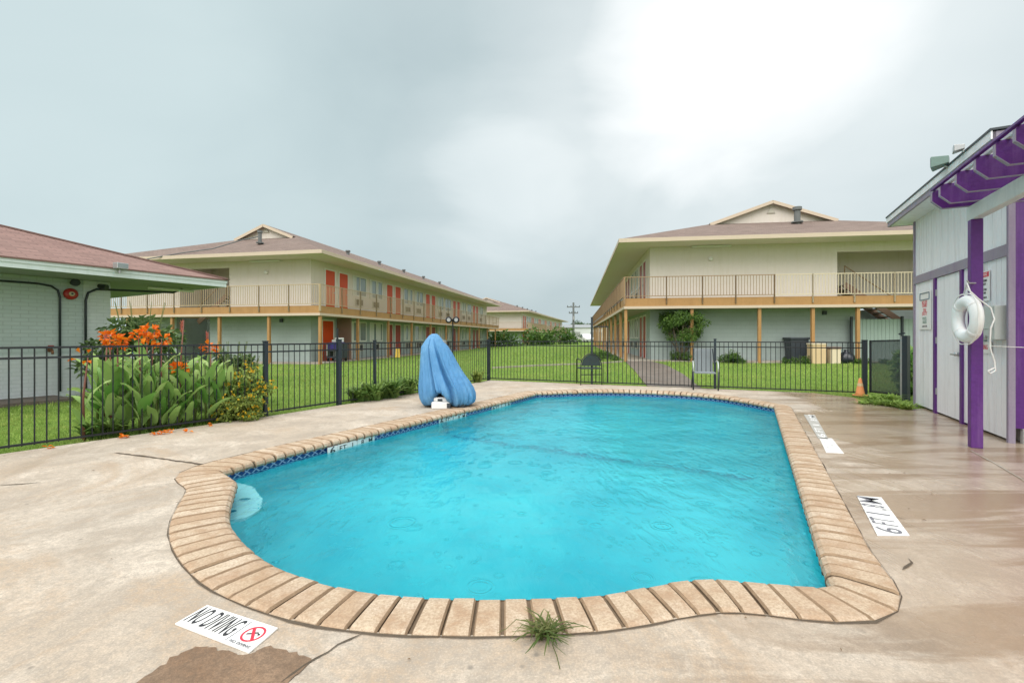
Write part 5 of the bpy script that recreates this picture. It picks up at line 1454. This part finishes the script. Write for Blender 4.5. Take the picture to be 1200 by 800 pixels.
bush('hibiscus_bush', 'tall dark leafy bush behind the cannas under the mint eave', 'bush', (-7.35, 9.0, -.03), .8, .5, 2.02, 40, 'leaf_hib', .15, .085, 35)
bush('leafy_shrub', 'grey green shrub with pink tips right of the canna flowers', 'shrub', (-4.75, 7.75, -.03), .38, .34, 1.22, 55, 'leaf_hib', .085, .04, 36, extra=('petal_p', 10, .03))
bush('leafy_shrub', 'loose tall shrub behind the middle of the canna bed', 'shrub', (-5.55, 7.7, -.03), .55, .35, 1.0, 45, 'leaf_hib', .1, .045, 37)
bush('lantana_bush', 'yellow green flowering bush at right end of canna bed', 'bush', (-4.07, 6.86, -.03), .44, .26, 1.0, 20, 'leaf_lantana', .06, .032, 38, extra=('petal_y', 150, .036))
bush('lantana_bush', 'small yellow flowered clump spilling under the fence', 'bush', (-4.0, 6.62, -.02), .32, .2, .42, 26, 'leaf_lantana', .05, .03, 39, extra=('petal_y', 70, .030))
bush('round_shrub', 'dark shrub on the far lawn, left of the pale column', 'shrub', (-1.6, 62, -.15), 2.4, 1.4, 2.6, 10, 'leaf_bush', .6, .3, 41)
bush('round_shrub', 'wide dark shrub cluster before the farthest motel', 'shrub', (4.0, 70, -.15), 2.6, 1.6, 2.9, 10, 'leaf_bush', .7, .35, 42)
bush('round_shrub', 'dark shrub right of the wide cluster at the farthest motel', 'shrub', (8.0, 76, -.15), 3.0, 1.7, 3.2, 10, 'leaf_bush', .7, .35, 43)
bush('hedge', 'low dark hedge along the right motel walkway', 'hedge', (4.9, 24.5, .0), .7, 2.4, .45, 24, 'leaf_bush', .12, .06, 44)
def far_tree(label, x, y, h, w, seed):
    r = random.Random(seed); o = thing('distant_tree', label, 'tree', (x, y, -.1)); mb = MB(); mb.tube([(0, 0, 0), (.1, 0, h * .4), (0, 0, h * .75)], [.3, .22, .1], 7)
    for k in range(5): mb.tube([(0, 0, h * .45), (w * .5 * math.cos(k * 1.3), w * .5 * math.sin(k * 1.3), h * .8)], [.12, .04], 5)
    mb.build('trunk', 'bark', o)
    cl = [((w * q * math.cos(a), w * q * math.sin(a), h * r.uniform(.5, .95) - w * q * .2), r.uniform(.25, .5) * w * .6) for a, q in [(r.uniform(0, 6.28), r.random() ** .5) for _ in range(22)]]
    mb = MB(); crown(mb, r, cl, 5.5, .9, .45); mb.build('crown', 'leaf_far', o, fixn=False)
far_tree('pale distant tree left of the utility pole', 12.5, 150, 6.0, 4.2, 51)
far_tree('pale distant tree right of the utility pole', 21.5, 150, 6.6, 5.5, 52)
far_tree('distant tree behind the white metal building, farther right', 34, 160, 6, 6, 53)

# strap-leaved clumps
def strap(label, loc, n, h, spread, seed, mat='leaf_strap', name='strap_leaf_plant', group=None, wd=.022):
    r = random.Random(seed); o = thing(name, label, 'plant', loc, 0, group); mb = MB()
    for _ in range(n):
        a = r.uniform(0, 6.283); L = h * r.uniform(.6, 1.25); rad = spread * r.uniform(.25, 1.1); b = Vector((r.uniform(-.3, .3) * spread, r.uniform(-.2, .2) * spread, 0))
        out = Vector((math.cos(a), math.sin(a), 0)); s = Vector((-out.y, out.x, 0)); prev = None
        for k in range(6):
            t = k / 5; p = b + out * rad * t ** 1.5 + Vector((0, 0, L * (1.25 * t - .62 * t * t * (1 + r.uniform(-.1, .2))))); ww = wd * (1 - t) ** .6 * (.6 + .8 * min(1, t * 3)) + .001
            cur = (p - s * ww, p + s * ww)
            if prev: mb.quad(prev[0], prev[1], cur[1], cur[0])
            prev = cur
    # join quads of a blade loosely; each blade keeps one tone by island
    ob = mb.build('leaves', mat, o, fixn=False)
    bm = bmesh.new(); bm.from_mesh(ob.data); bmesh.ops.remove_doubles(bm, verts=bm.verts, dist=1e-5); bm.to_mesh(ob.data); bm.free()
    return o
for k, (px, py, h, s) in enumerate(((424, 472, .40, .36), (443, 471, .52, .44), (462, 468, .56, .46), (482, 463, .54, .44), (503, 459, .44, .38))):
    p = G(px, py); q = p + Vector((-.16, .26, 0))
    strap(['yellowish strap leaf clump at the left fence foot, leftmost', 'strap leaf clump behind the slim fence post', 'tall strap leaf clump right of the slim fence post', 'dense strap leaf clump left of the tarp', 'strap leaf clump partly hidden by the blue tarp'][k],
          (q.x, q.y, -.03), 90, h, s, 60 + k, wd=.03, group='strap leaf plants along the fence')
p = G(563, 449); strap('yellowing strap leaf clump right of the tarp', (p.x - .1, p.y + .3, -.03), 70, .45, .3, 66, 'leaf_lantana', group='strap leaf plants along the fence')
# weed tufts: at the near coping and by the gate
wd_ = G(640, 748); o = strap('straggly weed tuft growing from the near coping joint', (wd_.x, wd_.y, .008), 60, .075, .14, 70, 'leaf_dry', 'weed', None, .0035)
r = random.Random(8); mb = MB()
for k in range(26):
    a = r.choice([r.uniform(-.5, .6), r.uniform(2.6, 3.7), r.uniform(0, 6.28)]); L = r.uniform(.06, .20); pts = []
    for q in range(6):
        t = q / 5; pts.append((L * t * math.cos(a + .5 * t) , L * t * math.sin(a + .5 * t) * .75, .012 + .05 * math.sin(t * 2.8) * r.uniform(.4, 1.1)))
    mb.tube(pts, [.0022, .002, .0018, .0016, .0013, .0008], 4)
mb.tube([(.03, -.02, .02), (.02, -.07, .012), (.03, -.12, .01), (.035, -.19, .01)], .0018, 4)
mb.build('runner', 'leaf_dry', o)
for k, (dx, dy) in enumerate(((-.16, .03), (-.10, -.01), (.11, .0))):
    pass
gr = random.Random(12)
for k, (px, py, n, h, s) in enumerate(((1012, 473, 60, .12, .2), (1030, 474, 90, .16, .25), (1047, 476, 100, .2, .28), (1061, 479, 90, .18, .22), (1040, 470, 90, .24, .3), (1024, 470, 60, .2, .26))):
    p = G(px, py); strap(['low weed tuft beside the cone', 'weed tuft at the deck edge right of the cone', 'thick weed tuft before the gate', 'weed tuft against the pool house corner', 'tall weed tuft against the gate screen', 'weed tuft between cone and gate'][k], (p.x, p.y, -.03), n, h, s, 80 + k, 'leaf_grass', 'weed', 'weeds by the gate', .012)

# canna lilies
def canna_leaf(mb, base, a, L, wd, lean, r):
    out = Vector((math.cos(a), math.sin(a), 0)); s0 = Vector((-out.y, out.x, 0)); tw = r.uniform(-.5, .5)
    n = 8; rows = []
    for k in range(n + 1):
        t = k / n; ang = lean + .75 * t * t + .1
        p = base + out * (L * (t * math.sin(lean) + .33 * t * t * math.sin(lean + .35))) + Vector((0, 0, L * (t * math.cos(lean) - .22 * t ** 3)))
        w_ = wd * (math.sin(math.pi * min(1., t ** .72)) ** 1.05) * (.12 if t < .08 else 1) + .0015
        s = (s0 * math.cos(tw * t) + Vector((0, 0, 1)) * math.sin(tw * t)); rib = Vector((0, 0, .0)) - out * 0
        up = s.cross(out) * -1; cup = .3 * w_; wave = .012 * math.sin(t * 9 + a)
        rows.append((p - s * w_ + Vector((0, 0, cup + wave)), p - s * w_ * .5 + Vector((0, 0, cup * .3)), p, p + s * w_ * .5 + Vector((0, 0, cup * .3)), p + s * w_ + Vector((0, 0, cup - wave))))
    b = len(mb.v)
    for row in rows: mb.v += [tuple(q) for q in row]
    for k in range(n):
        for q in range(4): mb.f.append((b + k * 5 + q, b + k * 5 + q + 1, b + (k + 1) * 5 + q + 1, b + (k + 1) * 5 + q))
def canna(loc, h, seed, flower=None, label='', group=None, nleaf=7):
    r = random.Random(seed); o = thing('canna_lily', label, 'canna lily', loc, r.uniform(0, 6), group)
    top = h + (.2 if flower else -.1)
    mb = MB(); mb.tube([(0, 0, -.03), (r.uniform(-.02, .02), r.uniform(-.02, .02), top * .5), (r.uniform(-.04, .04), r.uniform(-.04, .04), top)], [.016, .013, .006], 7); mb.build('stem', 'stemred' if flower else 'stemgreen', o, True)
    mb = MB()
    for k in range(nleaf):
        t = (k + .4) / nleaf; canna_leaf(mb, Vector((0, 0, h * (.06 + .62 * t))), k * 2.4 + r.uniform(-.5, .5), h * r.uniform(.40, .56), h * r.uniform(.05, .085), r.uniform(.0, .40) + .22 * (1 - t), r)
    mb.build('leaves', 'leaf_canna', o, True, fixn=False)
    if flower in ('orange', 'droop'):
        mb = MB(); c = Vector((0, 0, top))
        for k in range(34 if nleaf > 2 else 5):
            d = rdir(r); d.z = d.z * .8 + .1; p = c + Vector((d.x * .07, d.y * .07, d.z * .07 - .02)); leaf_quad(mb, p, (d + rdir(r) * .4), Vector((0, 0, 1)) + rdir(r) * .6, r.uniform(.05, .095), r.uniform(.04, .065), .35)
        mb.build('flower', 'petal', o, fixn=False)
    elif flower == 'spike':
        mb = MB()
        for k in range(14):
            a = k * 2.4; z = top - .02 * k * .6; leaf_quad(mb, Vector((0, 0, z - .04)), Vector((math.cos(a) * .35, math.sin(a) * .35, 1)), Vector((1, 0, 0)), .07, .02)
        mb.build('flower_spike', 'petal_p', o, fixn=False)
    return o
fd = (FL[2] - FL[1]).normalized(); fn = Vector((-fd.y, fd.x, 0))
def bed(px, off):
    k = (px - 600) / F; # point on the fence line at this bearing, then set back
    a, b = FL[1], FL[2]; t = (k * a.y - a.x) / ((b.x - a.x) - k * (b.y - a.y)); p = a.lerp(b, t) + fn * off; return (p.x, p.y, -.04)
leafy = 'leafy green canna lily without flowers in the bed behind the left fence'
cs = random.Random(33)
k = 0
for px in np.arange(137, 303, 9.6):
    for off in ((.12, .5) if k % 2 else (.3, .72)) if px < 165 else ((-.03, .42) if k % 2 else (.1, .6)):
        k += 1; canna(bed(px + cs.uniform(-3, 3), off + cs.uniform(-.06, .06)), cs.uniform(.74, 1.02) * (1 if px < 262 else .84), 100 + k, None, leafy, 'leafy canna lilies')
for q, (px, off, h, kind, lab) in enumerate(((148, .35, .98, 'orange', 'orange canna at the left end of the bed, lower bloom above fence top'), (146, .75, 1.12, 'spike', 'canna with pink bud spike at the bed, far left'),
        (178, .4, 1.06, 'orange', 'orange canna bloom second from left, over the fence top'), (192, .5, 1.12, 'orange', 'highest orange canna bloom in the middle of the left bed'), (203, .4, 1.02, 'orange', 'orange canna bloom right of the highest one'),
        (139, .3, 1.04, 'orange', 'orange canna bloom behind the leftmost, nearly hidden by the fence top'), (255, .25, .90, 'orange', 'orange canna bloom at the right, at fence rail level'), (218, .2, .62, 'orange', 'small low orange canna bloom among leaves'), (199, .9, 1.2, 'spike', 'thin pink canna spike behind the orange blooms'), (234, .6, 1.28, 'spike', 'tallest red canna spike in the bed'),
        (268, .7, 1.12, 'spike', 'pink canna spike rising from the grey green shrub'), (103, .15, .82, 'orange', 'lone thin canna with orange bud apart from the bed'))):
    canna(bed(px, off), h, 300 + q, kind, lab, 'flowering canna lilies', 5 if px != 103 else 2)
# low mixed foliage at the foot of the bed
for q, px in enumerate((118, 132)):
    strap(['low grassy clump at the left foot of the canna bed', 'low grassy clump below the leftmost canna'][q], bed(px, .2), 60, .35, .3, 400 + q, 'leaf_strap', 'strap_leaf_plant', 'strap leaf plants along the fence', .02)
# fallen orange blossoms
for q, (px, py, n, lab) in enumerate(((144, 513, 12, 'fallen orange blossom on the deck left of the bed'), (186, 509, 15, 'largest pile of fallen orange petals by the deck edge'), (197, 506.5, 10, 'fallen orange petals right of the largest pile'), (219, 507, 5, 'fallen petals at the middle deck edge'), (245, 499, 6, 'fallen orange petals under the canna leaves'), (57, 526, 4, 'small fallen petals on the deck edge at far left'))):
    p = G(px, py); mb = MB(); r = random.Random(q)
    for _ in range(n):
        a = r.uniform(0, 6.28); d = r.uniform(0, .06) * (n / 16); leaf_quad(mb, Vector((d * math.cos(a) * 1.5, d * math.sin(a), r.uniform(.006, .03))), rdir(r) * Vector((1, 1, .3)), Vector((0, 0, 1)), r.uniform(.04, .06), r.uniform(.03, .045), .3)
    ob = mb.build('fallen_petals', 'petal', None, fixn=False); ob.location = (p.x, p.y, 0); tag(ob, lab, 'petals', 'fallen petals')

r = random.Random(90); mb = MB()
for k in range(170):
    if k < 110:
        t = r.uniform(0, 4.6); i = min(int(t), 4); a, b = FL[i + 0 if i < 5 else 4], FL[min(i + 1, 5)]; p = a.lerp(b, t - int(t)); d = (b - a).normalized(); p = p + Vector((d.y, -d.x, 0)) * abs(r.gauss(.12, .2))
    else: p = Vector((r.uniform(-4.5, 4.5), r.uniform(1.5, 4.5), 0)) if k % 2 else Vector((r.uniform(2.6, 5.5), r.uniform(2.5, 8), 0))
    if not inpoly(p.x, p.y, deck_poly) or inpoly(p.x, p.y, outer): continue
    leaf_quad(mb, Vector((p.x, p.y, .006)), Vector((r.uniform(-1, 1), r.uniform(-1, 1), .1)), Vector((0, 0, 1)), r.uniform(.008, .03), r.uniform(.004, .011), .2)
tag(mb.build('leaf_litter', paint('dry_litter', (.17, .11, .06), .8, .3, 9, .1, 30, .2), None, fixn=False), 'tiny dry leaf bits scattered over the concrete pool deck', 'litter', None, 'stuff')

# ------------------------------------------------------------------ grass blades (one mesh)
rng = np.random.default_rng(5)
def grass(n, name='lawn_grass'):
    pxs = rng.uniform(-40, 1090, n); pys = 405 + (560 - 405) * rng.random(n) ** 1.6
    k = 1.23 / (pys - HY); X = (pxs - 600) * k; Y = F * k
    keep = (Y < 55); X, Y = X[keep], Y[keep]
    ok = []
    foot = [([Vector((-9.6, 22.3, 0)), Vector((-1.7, 62, 0)), Vector((-24, 62, 0)), Vector((-24, 25, 0))]), [Vector((5.2, 21.4, 0)), Vector((11.4, 64, 0)), Vector((30, 62, 0)), Vector((22, 18.9, 0))],
            PA + PB[::-1], [WC + d_v * .05 + d_u * .05, WC + d_v * .05 - d_u * 14, WC - d_v * 9 - d_u * 14, WC - d_v * 9 + d_u * .05], [AX, AX + pv * 5, AX + pv * 5 - pu * 5, AX - pu * 5],
            [WC + d_v * .95 - d_u * .9, WC + d_v * .95 - d_u * 9, WC - d_u * 9, WC - d_u * .9]]
    for x, y in zip(X, Y):
        ok.append(not inpoly(x, y, deck_poly) and not any(inpoly(x, y, f) for f in foot))
    ok = np.array(ok); X, Y = X[ok], Y[ok]; m = len(X)
    Z = np.array([gz(x, y) for x, y in zip(X, Y)])
    sc = np.clip(Y / 9, .7, 3.0)
    h = rng.uniform(.03, .065, m) * sc ** .5; w = rng.uniform(.004, .008, m) * sc
    a = rng.uniform(0, 6.283, m); b = rng.uniform(0, 6.283, m); l = rng.uniform(.1, .8, m) * h
    dx, dy = np.cos(a) * w, np.sin(a) * w
    v = np.empty((m, 3, 3)); v[:, 0] = np.stack([X - dx, Y - dy, Z - .005], 1); v[:, 1] = np.stack([X + dx, Y + dy, Z - .005], 1); v[:, 2] = np.stack([X + np.cos(b) * l, Y + np.sin(b) * l, Z + h], 1)
    me = bpy.data.meshes.new(name); me.vertices.add(m * 3); me.vertices.foreach_set('co', v.ravel().astype(np.float32))
    me.loops.add(m * 3); me.loops.foreach_set('vertex_index', np.arange(m * 3, dtype=np.int32)); me.polygons.add(m); me.polygons.foreach_set('loop_start', np.arange(0, m * 3, 3, dtype=np.int32))
    me.update(); me.validate(); me.materials.append(M['leaf_grass'])
    ob = bpy.data.objects.new(name, me); COL.objects.link(ob); tag(ob, 'bright green mown grass of the motel lawn', 'grass', None, 'stuff')
grass(150000)

# ------------------------------------------------------------------ camera, world, sun
cam = bpy.data.cameras.new('camera'); cam.sensor_width = 36; cam.lens = 16; cam.clip_start = .05; cam.clip_end = 4000
cam.shift_y = -5 / 1200
co = bpy.data.objects.new('camera', cam); COL.objects.link(co); co.location = (0, 0, HC); co.rotation_euler = (math.pi / 2, 0, 0); scene.camera = co

SUN_EL, SUN_AZ = math.radians(52), math.radians(205)     # thin cloud all round; sun placed behind the camera to brighten facing walls
wd = bpy.data.worlds.new('World'); scene.world = wd; wd.use_nodes = True
nt = wd.node_tree; N = nt.nodes; Lk = nt.links; N.clear()
out = N.new('ShaderNodeOutputWorld')
sky = N.new('ShaderNodeTexSky'); sky.sky_type = 'NISHITA'; sky.sun_disc = False; sky.sun_elevation = SUN_EL; sky.sun_rotation = SUN_AZ; sky.air_density = 1.; sky.dust_density = 3.; sky.ozone_density = 1.
bg1 = N.new('ShaderNodeBackground'); bg1.inputs[1].default_value = .05; Lk.new(sky.outputs[0], bg1.inputs[0])
tc = N.new('ShaderNodeTexCoord')
def wn(typ, **kw):
    n = N.new(typ)
    for k, v in kw.items(): setattr(n, k, v)
    return n
def wmath(op, a, b=0.):
    n = wn('ShaderNodeMath', operation=op)
    for s, v in zip(n.inputs, (a, b)):
        if isinstance(v, bpy.types.NodeSocket): Lk.new(v, s)
        else: s.default_value = v
    return n.outputs[0]
def wramp(f, stops):
    n = wn('ShaderNodeValToRGB'); Lk.new(f, n.inputs[0])
    while len(n.color_ramp.elements) < len(stops): n.color_ramp.elements.new(.5)
    for e, (p, c) in zip(n.color_ramp.elements, stops): e.position = p; e.color = (*c, 1) if isinstance(c, tuple) else (c, c, c, 1)
    return n.outputs[0]
def blob(d, lo, hi):
    d = Vector(d).normalized(); n = wn('ShaderNodeVectorMath', operation='DOT_PRODUCT'); Lk.new(tc.outputs['Generated'], n.inputs[0]); n.inputs[1].default_value = d
    return n.outputs['Value']
mp = wn('ShaderNodeMapping'); Lk.new(tc.outputs['Generated'], mp.inputs[0]); mp.inputs['Scale'].default_value = (1, 1, 1.9)
nz = wn('ShaderNodeTexNoise'); Lk.new(mp.outputs[0], nz.inputs[0]); nz.inputs['Scale'].default_value = 2.1; nz.inputs['Detail'].default_value = 5; nz.inputs['Roughness'].default_value = .5; nz.inputs['Distortion'].default_value = .35
cl = nz.outputs[0]
def dirpx(px, py): return ((px - 600) / F, 1, (HY - py) / F)
jit = wmath('MULTIPLY', wmath('SUBTRACT', cl, .5), .14)
b1 = wramp(wmath('ADD', blob(dirpx(850, 60), 0, 0), wmath('MULTIPLY', jit, .5)), [(.89, 0.), (.965, .28), (.994, .95)])
b2 = wramp(wmath('ADD', blob(dirpx(600, 225), 0, 0), wmath('MULTIPLY', jit, .35)), [(.965, 0.), (.988, .18), (.999, .6)])
b3 = wramp(wmath('ADD', blob(dirpx(260, 170), 0, 0), wmath('MULTIPLY', jit, .6)), [(.80, 0.), (.97, 1.)])
b4 = wramp(wmath('ADD', blob(dirpx(30, 60), 0, 0), wmath('MULTIPLY', jit, .5)), [(.86, 0.), (.985, .5)])
base = wramp(cl, [(.3, (.455, .545, .57)), (.7, (.585, .67, .685))])
def wmix(f, a, b):
    n = wn('ShaderNodeMix', data_type='RGBA'); Lk.new(f, n.inputs[0])
    for s, v in ((n.inputs[6], a), (n.inputs[7], b)):
        if isinstance(v, tuple): s.default_value = (*v, 1)
        else: Lk.new(v, s)
    return n.outputs[2]
c = wmix(wmath('MULTIPLY', b3, .42), base, (.36, .475, .505))
c = wmix(b4, c, (.68, .80, .81))
c = wmix(b2, c, (.80, .86, .87))
b5 = wramp(wmath('ADD', blob(dirpx(1180, 30), 0, 0), wmath('MULTIPLY', jit, .5)), [(.88, 0.), (.98, .6)])
c = wmix(b5, c, (.66, .735, .75))
c = wmix(b1, c, (1.0, 1.02, 1.02))
sepw = wn('ShaderNodeSeparateXYZ'); Lk.new(tc.outputs['Generated'], sepw.inputs[0])
zen = wramp(sepw.outputs[2], [(.60, 0), (.95, 1.)])          # an overcast sky is brightest overhead
c = wmix(zen, c, (1.7, 1.74, 1.74))
rear = wramp(wmath('MULTIPLY', sepw.outputs[1], -1), [(.05, 0), (.6, .8)])  # unseen sky behind the camera, lifted to brighten the facing walls
c = wmix(rear, c, (1.2, 1.2, 1.17))
right = wramp(sepw.outputs[0], [(.74, 0), (.95, .9)]); c = wmix(right, c, (1.45, 1.45, 1.42))  # sky out of frame at right, lifted to fill the left facade
bg2 = N.new('ShaderNodeBackground'); Lk.new(c, bg2.inputs[0]); bg2.inputs[1].default_value = .585
add = N.new('ShaderNodeAddShader'); mxs = N.new('ShaderNodeMixShader'); mxs.inputs[0].default_value = .94
Lk.new(bg1.outputs[0], mxs.inputs[1]); Lk.new(bg2.outputs[0], mxs.inputs[2]); Lk.new(mxs.outputs[0], out.inputs[0])

sl = bpy.data.lights.new('sun', 'SUN'); sl.energy = 1.5; sl.angle = math.radians(60); sl.color = (1, .97, .92)
so = bpy.data.objects.new('sun', sl); COL.objects.link(so)
dirv = Vector((math.sin(SUN_AZ) * math.cos(SUN_EL), math.cos(SUN_AZ) * math.cos(SUN_EL), math.sin(SUN_EL)))
so.rotation_euler = dirv.to_track_quat('Z', 'Y').to_euler(); so.location = (0, 0, 40)

vs = scene.view_settings; scene.display_settings.display_device = 'sRGB'
vs.view_transform = 'Standard'; vs.look = 'None'; vs.exposure = 1.0; vs.gamma = 1; vs.use_curve_mapping = False
cy = scene.cycles
cy.max_bounces = 10; cy.diffuse_bounces = 4; cy.transmission_bounces = 10; cy.glossy_bounces = 4; cy.transparent_max_bounces = 12; cy.use_denoising = True; cy.sample_clamp_indirect = 6
cy.caustics_reflective = False; cy.caustics_refractive = True
